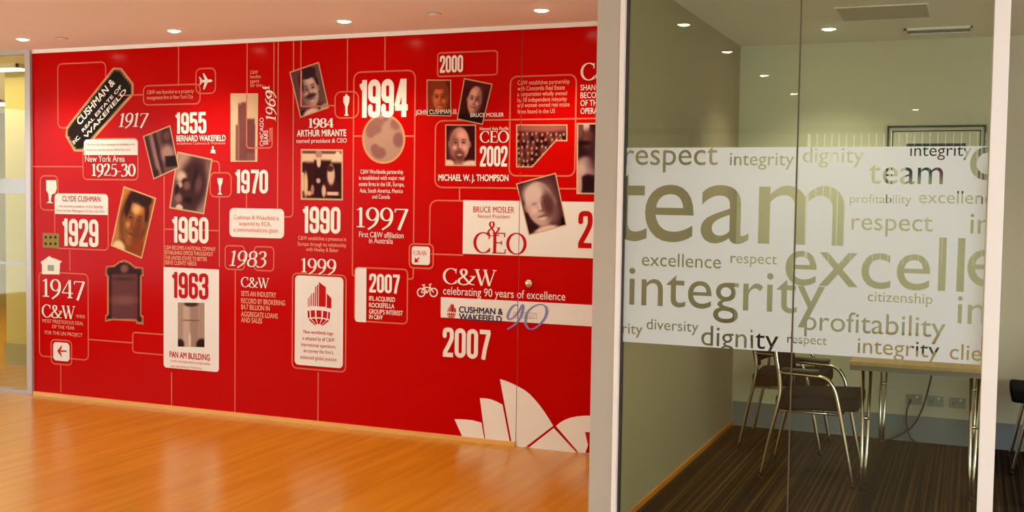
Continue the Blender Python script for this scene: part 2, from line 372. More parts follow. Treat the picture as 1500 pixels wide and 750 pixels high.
# stroke glyphs: (advance, [strokes]); a stroke is (mode, points...), mode l line, s smooth, o closed ellipse (cx,cy,rx,ry), b serif bar (x0,x1,y)
def arc(cx, cy, rx, ry, a0, a1, n=14):
    return [(cx + rx * math.cos(R(a0 + (a1 - a0) * k / n)), cy + ry * math.sin(R(a0 + (a1 - a0) * k / n))) for k in range(n + 1)]
SERIF = {
 '1': (.44, [('l', (.22, 0), (.22, .99)), ('t', (.06, .86), (.22, .97)), ('b', .05, .39, .02)]),
 '9': (.60, [('o', .28, .67, .22, .31), ('s', (.50, .70), (.49, .42), (.37, .14), (.10, -.10))]),
 '6': (.60, [('o', .29, .31, .22, .30), ('s', (.07, .30), (.10, .60), (.25, .88), (.48, 1.05))]),
 '4': (.62, [('t', (.40, .98), (.03, .27)), ('h', (.02, .27), (.60, .27)), ('l', (.43, 0), (.43, 1.0)), ('b', .30, .56, .02)]),
 '7': (.58, [('h', (.04, .93), (.55, .93)), ('t', (.06, .95), (.04, .78)), ('l', (.54, .95), (.20, -.10))]),
 '8': (.58, [('o', .29, .74, .19, .24), ('o', .29, .26, .23, .26)]),
 '3': (.54, [('s', (.06, .84), (.16, .97), (.33, .96), (.41, .78), (.33, .58), (.18, .53)), ('s', (.18, .53), (.40, .47), (.47, .25), (.34, .03), (.12, -.02), (.03, .06))]),
 '2': (.56, [('s', (.05, .76), (.14, .95), (.32, .97), (.42, .78), (.36, .52), (.18, .24), (.05, .05)), ('h', (.05, .05), (.50, .05)), ('t', (.50, .05), (.54, .20))]),
 '5': (.54, [('h', (.14, .95), (.48, .95)), ('t', (.14, .96), (.10, .56)), ('s', (.10, .56), (.28, .62), (.44, .48), (.44, .20), (.28, .01), (.05, .03))]),
 '0': (.60, [('o', .30, .49, .24, .48)]),
 '-': (.34, [('h', (.05, .36), (.29, .36))]),
 'C': (.78, [('s',) + tuple(arc(.44, .5, .37, .49, 48, 318)), ('t', (.70, .98), (.69, .68)), ('t', (.70, .05), (.72, .26))]),
 '&': (.90, [('s', (.86, .52), (.72, .30), (.52, .06), (.28, .0), (.08, .12), (.10, .34), (.34, .54), (.46, .74), (.42, .93), (.28, .97), (.18, .84), (.22, .66), (.42, .38), (.66, .08), (.88, .02)), ('h', (.66, .55), (.94, .55))]),
 'W': (1.12, [('l', (.10, .98), (.36, .0)), ('t', (.36, 0), (.58, .92)), ('l', (.52, .98), (.76, .0)), ('t', (.76, 0), (1.02, .97)), ('b', -.02, .24, .98), ('b', .42, .64, .98), ('b', .92, 1.12, .98)]),
 'E': (.66, [('l', (.16, 0), (.16, 1)), ('h', (.05, .98), (.58, .98)), ('h', (.05, .02), (.60, .02)), ('h', (.16, .52), (.45, .52)), ('t', (.58, 1), (.58, .80)), ('t', (.60, 0), (.63, .22)), ('t', (.45, .62), (.45, .42))]),
 'O': (.86, [('o', .43, .5, .37, .5)]),
 'o': (.50, [('o', .24, .24, .19, .24)]),
 'f': (.34, [('l', (.16, 0), (.16, .60)), ('s', (.16, .60), (.20, .76), (.34, .74)), ('h', (.04, .46), (.30, .46)), ('b', .05, .28, .02)]),
 ' ': (.30, []),
}
def rr_path(x0, y0, x1, y1, r, n=5):
    p = []
    for cx, cy, a in ((x1 - r, y1 - r, 0), (x0 + r, y1 - r, 90), (x0 + r, y0 + r, 180), (x1 - r, y0 + r, 270)):
        p += arc(cx, cy, r, r, a, a + 90, n)
    return p
k_ = .075
COND = {   # condensed heavy figures on a .40 x 1 body
 '0': (.46, [('c', .075, .075, .345, .925, .13)]),
 '1': (.33, [('l', (.20, 0), (.20, 1.0)), ('l', (.05, .80), (.20, .87))]),
 '9': (.46, [('c', .075, .46, .345, .925, .13), ('q', (.345, .60), (.345, .20), (.32, .10), (.21, .075), (.10, .10), (.075, .20), (.075, .30))]),
 '6': (.46, [('c', .075, .075, .345, .54, .13), ('q', (.075, .40), (.075, .80), (.10, .90), (.21, .925), (.32, .90), (.345, .80), (.345, .70))]),
 '2': (.46, [('q', (.075, .68), (.075, .80), (.10, .90), (.21, .925), (.32, .90), (.345, .78), (.335, .62), (.22, .38), (.10, .17), (.085, .09)), ('l', (.01, .075), (.40, .075))]),
 '3': (.46, [('q', (.075, .70), (.075, .80), (.10, .90), (.21, .925), (.32, .90), (.345, .78), (.34, .62), (.28, .53), (.18, .52)), ('q', (.18, .52), (.29, .51), (.345, .42), (.345, .20), (.32, .10), (.21, .075), (.10, .10), (.075, .20), (.075, .32))]),
 '4': (.48, [('l', (.31, 0), (.31, 1.0)), ('l', (.27, .98), (.06, .28)), ('l', (.01, .25), (.44, .25))]),
 '5': (.46, [('l', (.05, .925), (.38, .925)), ('l', (.085, .97), (.085, .50)), ('q', (.085, .54), (.13, .60), (.22, .62), (.32, .58), (.345, .46), (.345, .20), (.32, .10), (.21, .075), (.10, .10), (.075, .20), (.075, .30))]),
 '7': (.44, [('l', (.02, .925), (.41, .925)), ('q', (.36, .93), (.31, .72), (.22, .36), (.16, 0))]),
}
def stroke_poly(pts, hw, closed=False):
    """two offset rails of a polyline"""
    n = len(pts); P = np.array(pts, float); L = []; Q = []
    for i in range(n):
        if closed: a, b = P[i - 1], P[(i + 1) % n]; p = P[i]; d0 = p - a; d1 = b - p
        else: p = P[i]; d0 = p - P[i - 1] if i else P[1] - p; d1 = P[i + 1] - p if i < n - 1 else d0
        d0 = d0 / (np.linalg.norm(d0) + 1e-12); d1 = d1 / (np.linalg.norm(d1) + 1e-12)
        t = d0 + d1; t = t / (np.linalg.norm(t) + 1e-12); nn = np.array((-t[1], t[0])); c = max(.5, float(nn @ np.array((-d0[1], d0[0]))))
        w = hw(t) if callable(hw) else hw
        L.append(p + nn * w / c); Q.append(p - nn * w / c)
    return L, Q
def add_stroke(V, F, pts, hw, closed=False):
    L, Q = stroke_poly(pts, hw, closed); b = len(V); n = len(L)
    for a, c in zip(L, Q): V.append(a); V.append(c)
    for i in range(n if closed else n - 1):
        j = (i + 1) % n; F.append((b + 2 * i, b + 2 * i + 1, b + 2 * j + 1, b + 2 * j))
def add_pen(V, F, pts, hw, closed=False):
    """straight convex pieces with round joints, for lettering that is united afterwards"""
    P = [np.array(p, float) for p in pts]; n = len(P)
    def dirn(i):
        a = P[i - 1] if (closed or i) else P[0]; b = P[(i + 1) % n] if (closed or i < n - 1) else P[-1]; d = b - a; return d / (np.linalg.norm(d) + 1e-12)
    w = [hw(dirn(i)) if callable(hw) else hw for i in range(n)]
    for i in range(n if closed else n - 1):
        j = (i + 1) % n; d = P[j] - P[i]; L = np.linalg.norm(d)
        if L < 1e-9: continue
        nn = np.array((-d[1], d[0])) / L; b = len(V)
        V += [P[i] + nn * w[i], P[i] - nn * w[i], P[j] - nn * w[j], P[j] + nn * w[j]]; F.append((b, b + 1, b + 2, b + 3))
    for i in range(0 if closed else 1, n if closed else n - 1):
        b = len(V); V += [P[i] + w[i] * np.array((math.cos(k * math.pi / 6 + .13), math.sin(k * math.pi / 6 + .13))) for k in range(12)]; F.append(tuple(range(b, b + 12)))
def sm(pts, n=5): return [(p.x, p.y) for p in catmull([(a, b, 0) for a, b in pts], n)]
def glyphs(body, font, thick, thin):
    V, F = [], []; x = 0.
    pen = lambda t: (thin + (thick - thin) * abs(t[1]) ** 1.6) / 2
    for ch in body:
        adv, strokes = font[ch]
        for s in strokes:
            k = s[0]; sh = lambda pts: [(x + a, b) for a, b in pts]
            if k == 'l': add_pen(V, F, sh(s[1:]), thick / 2)
            elif k in 'th': add_pen(V, F, sh(s[1:]), thin / 2)
            elif k == 's': add_pen(V, F, sh(sm(s[1:])), pen)
            elif k == 'q': add_pen(V, F, sh(sm(s[1:], 4)), thick / 2)
            elif k == 'o': add_pen(V, F, sh(arc(*s[1:], 0, 360, 28)[:-1]), pen, True)
            elif k == 'c': add_pen(V, F, sh(rr_path(*s[1:])), thick / 2, True)
            elif k == 'b': add_pen(V, F, sh([(s[1], s[3]), (s[2], s[3])]), thin / 2)
        x += adv
    return union(np.array(V), F)
_uc = {}
def union(V, F):
    """one clean sheet from overlapping stroke pieces"""
    e = []
    for f in F: e += [(f[i], f[(i + 1) % len(f)]) for i in range(len(f))]
    co_, _, fs, *_r = delaunay_2d_cdt([Vector((float(a), float(b))) for a, b in V], e, [], 0, 1e-5)
    C = np.array([(c.x, c.y) for c in co_]); T_ = np.array([tuple(f) for f in fs]); cen = C[T_].mean(1); ins = np.zeros(len(cen), bool)
    for f in F:
        Q = V[list(f)]; s = None; ok = np.ones(len(cen), bool); neg = np.ones(len(cen), bool)
        for i in range(len(f)):
            a, b = Q[i], Q[(i + 1) % len(f)]; cr = (b[0] - a[0]) * (cen[:, 1] - a[1]) - (b[1] - a[1]) * (cen[:, 0] - a[0]); ok &= cr >= -1e-9; neg &= cr <= 1e-9
        ins |= ok | neg
    T_ = T_[ins]; used = sorted(set(T_.ravel())); mp = {o: n for n, o in enumerate(used)}
    return C[used], [tuple(mp[i] for i in t) for t in T_]

# ---------------------------------------------------------------- the mural
ROOT = thing('wall_mural', 'large red wall mural with cream dates, lines and sepia portraits', 'mural', (0, Y_RED, 0))
DOOR = bpy.data.objects.new('door_1', None); COL.objects.link(DOOR); DOOR['kind'] = 'structure'; DOOR.location = (0, Y_RED, 0)
PAN = .006
Z_TOP = 2.672
obj('red_panel', bx(X_MURAL, X_SEAM - .002, -PAN, 0, .028, Z_TOP), RED, ROOT)
obj('red_panel', bx(X_SEAM + .002, X_WALL, -PAN, 0, .006, Z_TOP), RED, DOOR)
bm = lathe(bmesh.new(), [(0, -.030), (.010, -.030), (.012, -.027), (.017, -.024), (.024, -.022), (.026, -.017), (.026, -.007)], 24, axis='y')
o = obj('door_lock', bm, CHROME, DOOR, True, label='round chrome lock'); o.location = (-2.612, 0, 1.06)
NLAY = [0]
def emit_mesh(name, V, F, m, lay, parent2=None, label=None, cols=None):
    """V: wall coordinates (X, Z); splits at the edge of the concealed door and links the flat print"""
    V = np.asarray(V, float); NLAY[0] += 1; y = -PAN - .0005 - lay * .0004 - (NLAY[0] % 36) * .00001
    res = []
    lo, hi = V[:, 0].min(), V[:, 0].max()
    sides = [(ROOT, -1), (DOOR, 1)] if lo < X_SEAM < hi else ([(ROOT, 0)] if hi <= X_SEAM else [(DOOR, 0)])
    for par, side in sides:
        bm = bmesh.new(); cl = bm.verts.layers.float_color.new('ink') if cols is not None else None
        vs = [bm.verts.new((a, y, b)) for a, b in V]
        if cl:
            for v, c in zip(vs, cols): v[cl] = (*c, 1)
        for f in F:
            try: bm.faces.new([vs[i] for i in f])
            except ValueError: pass
        if side: bmesh.ops.bisect_plane(bm, geom=bm.verts[:] + bm.edges[:] + bm.faces[:], plane_co=(X_SEAM + side * .002, 0, 0), plane_no=(1, 0, 0), clear_outer=side < 0, clear_inner=side > 0)
        if not bm.faces: bm.free(); continue
        for f in bm.faces:
            f.normal_update()
            if f.normal.y > 0: f.normal_flip()
        res.append(obj(name, bm, m, par, label=label))
    return res
def T(body, x0, y0, x1, h, m=None, y1=None, kind='caption', font=None, lay=6, bold=0., slant=0., thick=None, thin=None, name=None, up=False, capref=None):
    """a line of lettering from measured baseline start (x0,y0) to end (x1,y1), figure/capital height h"""
    m = m or CREAM
    if y1 is None:                     # baseline runs level along the wall
        A = np.array(at(x0, y0)); Bx = at(x1, y0)[0]; Bp = np.array((Bx, A[1]))
    else: A = np.array(at(x0, y0)); Bp = np.array(at(x1, y1))
    hh = at(x0, y0 - h)[1] - at(x0, y0)[1]
    if font is None:
        V, F, _ = bold_text(body, bold); V = V.copy(); ref = CAPH
    else:
        V, F = glyphs(body, font, thick or (.15 if font is COND else .135), thin or (.15 if font is COND else .05)); ref = 1.
    V = V.copy(); V[:, 0] -= V[:, 0].min(); wd = V[:, 0].max(); V[:, 0] /= wd; V[:, 1] /= ref
    d = Bp - A; ln = np.linalg.norm(d); d = d / ln; n = np.array((-d[1], d[0]))
    Q = A + np.outer(V[:, 0] * ln + slant * V[:, 1] * hh, d) + np.outer(V[:, 1] * hh, n)
    return emit_mesh(name or kind, Q, F, m, lay)
def para(lines, m=None, h=6, kind='caption', bold=0., lay=6):
    """several lines of small print kept as one caption"""
    VV, FF = [], []; k = 0
    for body, x0, y0, x1 in lines:
        A = np.array(at(x0, y0)); Bx = at(x1, y0)[0]; hh = at(x0, y0 - h)[1] - A[1]
        V, F, _ = bold_text(body, bold); V = V.copy(); V[:, 0] -= V[:, 0].min(); V[:, 0] *= (Bx - A[0]) / V[:, 0].max(); V[:, 1] *= hh / CAPH
        VV.append(V + A); FF += [tuple(i + k for i in f) for f in F]; k += len(V)
    return emit_mesh(kind, np.vstack(VV), FF, m or SALM, lay)
def path(pts, m=None, w=.0095, lay=1, name='connector_line', closed=False):
    V, F = [], []; add_stroke(V, F, [at(*p) for p in pts], w / 2, closed); return emit_mesh(name, V, F, m or LINE, lay)
def level(pts):     # straight runs: keep uprights upright and levels level on the wall
    Q = [list(at(*p)) for p in pts]
    for i in range(1, len(Q)):
        if abs(pts[i][0] - pts[i - 1][0]) < abs(pts[i][1] - pts[i - 1][1]): Q[i][0] = Q[i - 1][0]
        else: Q[i][1] = Q[i - 1][1]
    return Q
def wire(pts, r=.035, m=None, w=.0095, lay=1, name='connector_line'):
    Q = level(pts); out = [Q[0]]
    for i in range(1, len(Q) - 1):
        p, a, b = np.array(Q[i]), np.array(Q[i - 1]), np.array(Q[i + 1]); da = (a - p) / np.linalg.norm(a - p); db = (b - p) / np.linalg.norm(b - p)
        rr = min(r, np.linalg.norm(a - p) * .5, np.linalg.norm(b - p) * .5)
        for k in range(7):
            t = k / 6; out.append(tuple((1 - t) ** 2 * (p + da * rr) + 2 * t * (1 - t) * p + t * t * (p + db * rr)))
    out.append(Q[-1]); V, F = [], []; add_stroke(V, F, out, w / 2); return emit_mesh(name, V, F, m or LINE, lay)
def wrect(x0, y0, x1, y1):
    a, b = at(x0, y0), at(x1, y1); return a[0], b[1], b[0], a[1]
def outline(x0, y0, x1, y1, r=.04, w=.0095, m=None, lay=1, name='outline_frame'):
    X0, Z0, X1, Z1 = wrect(x0, y0, x1, y1); V, F = [], []; add_stroke(V, F, rr_path(X0, Z0, X1, Z1, r), w / 2, True); return emit_mesh(name, V, F, m or LINE, lay)
def card(x0, y0, x1, y1, r=.03, m=None, lay=3, name='card', corners=(1, 1, 1, 1)):
    X0, Z0, X1, Z1 = wrect(x0, y0, x1, y1); p = []
    for ok, cx, cy, qx, qy, a in ((corners[1], X1 - r, Z1 - r, X1, Z1, 0), (corners[0], X0 + r, Z1 - r, X0, Z1, 90), (corners[3], X0 + r, Z0 + r, X0, Z0, 180), (corners[2], X1 - r, Z0 + r, X1, Z0, 270)):
        p += arc(cx, cy, r, r, a, a + 90, 5) if ok else [(qx, qy)]
    return emit_mesh(name, p, [tuple(range(len(p)))], m or CARD, lay)
def shape(pts, m=None, lay=3, name='emblem'):
    from mathutils.geometry import tessellate_polygon
    Q = [at(*p) for p in pts]; F = tessellate_polygon([[Vector((a, b, 0)) for a, b in Q]]); return emit_mesh(name, Q, [tuple(f) for f in F], m or CREAM, lay)
def shapes(polys, m=None, lay=4, name='emblem'):
    from mathutils.geometry import tessellate_polygon
    VV, FF = [], []
    for pts in polys:
        Q = [at(*p) for p in pts]; k = len(VV); VV += Q; FF += [tuple(i + k for i in f) for f in tessellate_polygon([[Vector((a, b, 0)) for a, b in Q]])]
    return emit_mesh(name, VV, FF, m or CREAM, lay)
def ell(cx, cy, rx, ry, n=20): return [(cx + rx * math.cos(2 * math.pi * k / n), cy + ry * math.sin(2 * math.pi * k / n)) for k in range(n)]

# printed photographs: a fine sheet whose ink is mixed from soft patches, u to the right, v downwards
def ink(u, v, bgc, patches):
    c = np.tile(np.array(bgc, float), (len(u), 1))
    for (cx, cy, rx, ry, col, *rest) in patches:
        soft = rest[0] if rest else .35; rot = R(rest[1]) if len(rest) > 1 else 0.; box_ = len(rest) > 2 and rest[2]
        dx, dy = u - cx, v - cy; a = (dx * math.cos(rot) + dy * math.sin(rot)) / rx; b = (-dx * math.sin(rot) + dy * math.cos(rot)) / ry
        d = np.maximum(np.abs(a), np.abs(b)) if box_ else np.sqrt(a * a + b * b)
        t = np.clip((1 + soft - d) / (2 * soft), 0, 1); t = (t * t * (3 - 2 * t))[:, None]
        c = c * (1 - t) + np.array(col, float) * t
    return c
def photo(quad, bgc, patches, lay=4, border=(226, 190, 150), bw=.035, name='photo_print', nx=58, ny=76, edge=None):
    """quad: measured corners top-left, top-right, bottom-right, bottom-left; edge: optional outline in (u, v) instead of the full sheet"""
    q = [np.array(at(*p)) for p in quad]
    P = lambda u, v: (q[0] * (1 - u) * (1 - v) + q[1] * u * (1 - v) + q[2] * u * v + q[3] * (1 - u) * v)
    asp = np.linalg.norm(q[1] - q[0]) / np.linalg.norm(q[3] - q[0])
    if edge is None:
        us, vs = np.linspace(0, 1, nx), np.linspace(0, 1, ny); U, Vv = np.meshgrid(us, vs); u, v = U.ravel(), Vv.ravel()
        F = [(j * nx + i, (j + 1) * nx + i, (j + 1) * nx + i + 1, j * nx + i + 1) for j in range(ny - 1) for i in range(nx - 1)]
        db = np.minimum(np.minimum(u, 1 - u), np.minimum(v, 1 - v) / asp)
    else:
        E = np.array(edge); nE = len(E)
        pts = [Vector(e) for e in edge]; g = [(a, b) for a in np.linspace(.012, .988, nx) for b in np.linspace(.012, .988, ny)]
        pts += [Vector(a) for a in g]
        co_, _, fs, *_r = delaunay_2d_cdt(pts, [(i, (i + 1) % nE) for i in range(nE)], [], 0, 1e-6)
        u = np.array([c.x for c in co_]); v = np.array([c.y for c in co_])
        def inside(px, py):
            w = np.zeros(len(px), bool)
            for i in range(nE):
                (x1, y1), (x2, y2) = E[i], E[(i + 1) % nE]
                c = ((y1 > py) != (y2 > py)) & (px < (x2 - x1) * (py - y1) / (y2 - y1 + 1e-12) + x1); w ^= c
            return w
        cu = np.array([np.mean([u[i] for i in f]) for f in fs]); cv = np.array([np.mean([v[i] for i in f]) for f in fs]); ins = inside(cu, cv)
        F = [tuple(f) for f, k in zip(fs, ins) if k]
        db = np.full(len(u), 9.)
        for i in range(nE):
            a, b = E[i], E[(i + 1) % nE]; ab = b - a; t = np.clip(((u - a[0]) * ab[0] + (v - a[1]) * ab[1]) / (ab @ ab), 0, 1)
            db = np.minimum(db, np.hypot(u - a[0] - t * ab[0], (v - a[1] - t * ab[1]) / asp))
        used = sorted({i for f in F for i in f}); mp = {o: n for n, o in enumerate(used)}; F = [tuple(mp[i] for i in f) for f in F]; u, v, db = u[used], v[used], db[used]
    c = ink(u, v, bgc, patches)
    if border is not None:
        t = np.clip((bw * 1.25 - db) / (bw * .5), 0, 1)[:, None]; c = c * (1 - t) + np.array(border, float) * t
    c = c / 255; c = .88 * np.where(c <= .04045, c / 12.92, ((c + .055) / 1.055) ** 2.4) ** 1.18
    V = np.array([P(a, b) for a, b in zip(u, v)])
    return emit_mesh(name, V, F, PIC, lay, cols=c)
def face(cx, cy, s, skin, dark, hair, shade=1, bald=False, asp=.74, beard=0., smile=0.):
    """patches of a plain printed head, s = half height of the face"""
    w = s * asp; mid = tuple((a * .62 + b * .38) for a, b in zip(skin, dark)); hi = tuple(min(255, a * 1.13) for a in skin)
    p = [(cx, cy + s * 1.75, w * 2.1, s * .85, dark, .2), (cx, cy + s * 1.25, w * .5, s * .5, mid, .3)]
    if not bald: p += [(cx, cy - s * .22, w * 1.16, s * .98, hair, .10)]
    p += [(cx - w * 1.03, cy + s * .05, w * .14, s * .2, mid, .3), (cx + w * 1.03, cy + s * .05, w * .14, s * .2, mid, .3)]
    p += [(cx, cy + (0 if bald else s * .12), w * (1 if bald else .94), s * (1 if bald else .90), skin, .10), (cx + shade * w * .62, cy + s * .12, w * .5, s * .85, mid, .7), (cx - shade * w * .2, cy - s * .50, w * .45, s * .25, hi, .8)]
    if not bald: p += [(cx - shade * w * .15, cy - s * .98, w * 1.0, s * .34, hair, .2), (cx + shade * w * .85, cy - s * .5, w * .25, s * .45, hair, .4)]
    soft_ = tuple(a * .45 + b * .55 for a, b in zip(skin, dark))
    for k in (-1, 1):
        p += [(cx + k * w * .42, cy - s * .24, w * .27, s * .045, soft_, .6), (cx + k * w * .40, cy - s * .08, w * .24, s * .09, mid, .7), (cx + k * w * .40, cy - s * .07, w * .13, s * .04, dark, .6), (cx + k * w * .50, cy + s * .24, w * .22, s * .14, hi, .9)]
    p += [(cx + shade * w * .12, cy + s * .12, w * .09, s * .22, mid, .7), (cx, cy + s * .32, w * .18, s * .04, soft_, .7), (cx - shade * w * .04, cy + s * .10, w * .07, s * .2, hi, .8)]
    if beard: p += [(cx, cy + s * .72, w * .5, s * .34, tuple(a * beard + b * (1 - beard) for a, b in zip(dark, skin)), .5)]
    p += [(cx, cy + s * .56, w * .34, s * .04, soft_, .6), (cx, cy + s * .68, w * .24, s * .05, hi, .8)]
    return p
MD, ML = (72, 40, 44), (196, 164, 150)         # dark and light of the purple-brown prints

# --- first column
outline(85.5, 94, 156, 186.5)
pq = [(97, 99), (196.5, 99), (196.5, 222), (97, 222)]
photo(pq, (38, 20, 14), [(.5, .5, .12, .9, (52, 30, 22), .5, 52)], edge=[(.71, 0), (.83, .008), (1, .19), (1, .325), (.26, 1), (.13, 1), (0, .82), (.01, .71)], bw=.03, border=(225, 180, 130), nx=34, ny=40, lay=2, name='black_plaque')
for body, x0, y0, x1, y1, h in (('CUSHMAN &', 118, 184, 170, 122, 10.5), ('REAL ESTATE OF', 123, 194, 180, 128, 5), ('WAKEFIELD', 127, 204, 187, 134, 6.5), ('INC.', 110, 212, 119, 202, 6)):
    T(body, x0, y0, x1, h, y1=y1, m=CREAM, bold=.02, name='plaque_lettering', lay=5)
wire([(174, 140), (211, 140)], lay=4)
outline(211, 126, 294, 152)
wire([(262.5, 66), (262.5, 125.5)])
para([('C&W was founded as a property', 216.5, 138, 285), ('management firm in New York City', 216.5, 146, 284)], h=5.5)
outline(288, 101, 316.5, 136.5)
shapes([[(294, 117.5), (310, 116.5), (312.5, 118.5), (310, 120.5), (294, 121.2)], [(301, 117), (298, 107.5), (299.8, 107.5), (306, 117)], [(301, 120), (298.5, 131), (300.5, 131), (306, 120)], [(294.5, 118), (292.5, 113), (294.3, 113), (298, 118)], [(294.5, 120), (292.8, 124.5), (294.6, 124.5), (298, 120)]], name='aeroplane_icon')
T('1917', 175, 186, 216, 20, font=SERIF, slant=.22, kind='year')
wire([(47, 244), (122.5, 244)])
outline(122.5, 203.5, 203, 263.5, .035)
card(124, 204.5, 202.5, 227, .03, corners=(1, 1, 0, 0))
para([('The firm that first managed the building to be', 128, 213.5, 199), ('known across the city as offices for rent', 128, 221, 192)], m=LINE, h=3.4)
T('New York Area', 126, 237, 184, 9, kind='caption', lay=6)
T('1925-30', 136, 257.5, 200, 17.5, font=SERIF, thick=.16, kind='year')
outline(60, 257.5, 86, 308, .04)
shapes([[(68.8, 264), (83.6, 264), (84.4, 276), (82, 283), (77, 285), (75.5, 295), (79, 297.6), (69, 297.2), (72.8, 295), (72, 284), (69, 279)]], name='goblet_icon')
outline(81, 283.5, 159.5, 366.5, .035, lay=1)
card(81.5, 283.5, 159.3, 315, .03, corners=(1, 1, 0, 0))
T('CLYDE CUSHMAN', 92.5, 294.6, 148.5, 7.8, m=REDINK, bold=.015)
para([('was elected president of the Banking', 87, 303.5, 152), ('District for Managers of the city firm', 84.5, 310, 154.5)], m=LINE, h=4)
T('1929', 92.3, 360, 145.6, 40, font=COND, kind='year')
card(64, 341, 88, 363.7, .004, OLIVE, lay=5, name='window_grid_icon')
shapes([ell(68.5 + i * 7, 347.5 + j * 9.5, 1.9, 2.1, 10) for i in range(3) for j in range(2)], BLACK, 7, 'grid_dots')
photo([(182.3, 272.5), (230, 290), (209, 379), (163.4, 359.8)], (176, 108, 48), [(.14, .5, .2, .9, (205, 142, 76), .7), (.5, .42, .40, .45, (88, 36, 10), .25)] + face(.53, .47, .40, (196, 132, 70), (70, 26, 6), (66, 24, 6), asp=.80, shade=-1) + [(.68, .62, .17, .28, (132, 70, 26), .8), (.52, .28, .12, .08, (236, 190, 124), .8), (.24, .98, .2, .12, (244, 214, 170), .3), (.86, .93, .25, .2, (160, 78, 24), .4)], border=(240, 196, 140), name='portrait_print')
wire([(103.3, 366.5), (103.3, 397)])
shapes([[(73.7, 374.8), (77, 377.5), (80, 378), (92, 383), (89, 386), (88.4, 402), (62.8, 401.5), (62.6, 387), (60.5, 384)]], name='house_icon', lay=4)
card(71, 388, 80.5, 397, .003, mat('grey_green_ink', (.25, .27, .18), .4), lay=6, name='house_window')
outline(58.2, 398, 130.5, 527.5, .04)
T('1947', 64, 434, 126, 26, font=SERIF, kind='year', thick=.12)
T('C&W', 62.6, 464, 111.5, 18.5, font=SERIF, kind='heading', thick=.14)
para([('WINS', 112.6, 465.4, 125.6), ('MOST PRESTIGIOUS DEAL', 63.5, 472, 123.6), ('OF THE YEAR', 77.5, 480.5, 110.4), ('FOR THE UN PROJECT', 67, 489, 122)], h=5)
outline(75.8, 497, 106, 535, .035)
card(79, 500.5, 103, 529.5, .03)
shapes([[(85, 514), (92, 505), (91.5, 510), (89.5, 512.8), (99, 513.2), (99, 515.4), (89.5, 515), (91, 518), (92, 523.5)]], REDINK, name='arrow_icon', lay=6)
wire([(90, 535), (90, 574)])
wire([(130.5, 497), (195.4, 501)])
wire([(241, 490), (195.4, 489), (195.4, 516), (241, 516)], .03)
crest = [(183.7, 380.5), (176, 382.5), (168, 388.5), (155.8, 390), (155.4, 403.5), (158, 405), (158, 460), (155.2, 462), (155.2, 471.3), (166, 468.8), (200, 470.5), (201.5, 474), (211, 475.3), (211.5, 463), (208, 461), (208.6, 405), (211.5, 403.5), (211, 392), (199, 390), (192, 384)]
photo([(155, 380), (212, 380), (212, 476), (155, 476)], (70, 38, 36), [(.5, .58, .33, .36, (122, 72, 72), .06, 0, True), (.5, .62, .32, .07, (146, 98, 94), .7), (.5, .14, .1, .06, (150, 105, 95), .4), (.5, .30, .30, .03, (98, 58, 58), .5)], edge=[((a - 155) / 57, (b - 380) / 96) for a, b in crest], nx=30, ny=44, bw=.035, lay=3, name='crest_print', border=(214, 150, 110))
# --- second column
T('1955', 257.8, 196, 303.4, 31, font=COND, kind='year')
T('BERNARD WAKEFIELD', 259.7, 207, 331.5, 8.2, bold=.02)
para([('establishes Cushman & Wakefield', 260, 211.8, 331)], h=3.4)
shapes([[(311.8, 214), (314, 214), (314.2, 219.5), (317.5, 220.5), (315.5, 222), (317.5, 224.8), (308.5, 224), (311, 222), (309, 220), (311.7, 219.3)]], name='fountain_icon')
photo([(210.5, 199.5), (250.5, 183.5), (263.5, 246), (226, 263)], (126, 88, 84), [(.1, .5, .07, .6, (92, 56, 56), .4), (.28, .5, .08, .6, (170, 130, 124), .5), (.40, .5, .07, .6, (84, 48, 50), .4), (.80, .28, .2, .3, (86, 54, 54), .4), (.80, .20, .12, .1, (120, 84, 80), .4), (.70, .58, .22, .2, (188, 150, 140), .5), (.86, .8, .3, .12, (52, 28, 26), .2, 12, True), (.1, .9, .15, .1, (70, 40, 40), .5)], name='statue_print', lay=5)
photo([(261, 222), (312.5, 233), (300, 314), (249, 305)], (118, 80, 76), [(.2, .2, .22, .3, (190, 156, 140), .5), (.9, .7, .15, .6, (170, 140, 138), .4), (.56, .52, .40, .46, (82, 46, 44), .3), (.22, .42, .14, .1, (220, 190, 168), .5), (.34, .50, .10, .07, (60, 30, 30), .5), (.2, .56, .08, .05, (210, 178, 160), .5), (.40, .55, .1, .08, (140, 98, 90), .5), (.14, .66, .06, .1, (62, 32, 32), .4), (.22, .80, .1, .08, (160, 122, 110), .5), (.6, .4, .06, .2, (60, 30, 30), .5), (.72, .5, .1, .14, (120, 80, 76), .6), (.28, .96, .1, .06, (235, 205, 180), .3), (.5, .8, .12, .06, (50, 26, 26), .5)], name='portrait_print', lay=4)
wire([(305, 236), (322.3, 236), (322.3, 252.7)], .05)
wire([(241.3, 258), (241.3, 391)]); wire([(322.3, 288.5), (322.3, 391)]); wire([(241.5, 335.5), (322.3, 335.5)])
outline(308.8, 253, 339.4, 288.5, .04)
shapes([[(319.3, 261), (327.5, 261), (326.6, 268), (324.6, 273), (324, 281.5), (326.6, 285), (319.8, 285), (322.2, 281.5), (321.6, 272), (319.8, 267)]], name='trophy_icon')
T('1960', 252.8, 355, 306.5, 38, font=COND, kind='year')
para([('C&W BECOMES A NATIONAL COMPANY', 243, 365, 317), ('ESTABLISHING OFFICES THROUGHOUT', 243, 372.3, 313.4), ('THE UNITED STATES TO BETTER', 243, 380, 304.5), ('SERVE CLIENTS\' NEEDS', 243, 387, 289)], h=5.6, bold=.012)
card(240.7, 391, 321.6, 545, .025, corners=(0, 0, 1, 1))
T('1963', 252.8, 436, 306.5, 38, m=REDINK, font=COND, kind='year')
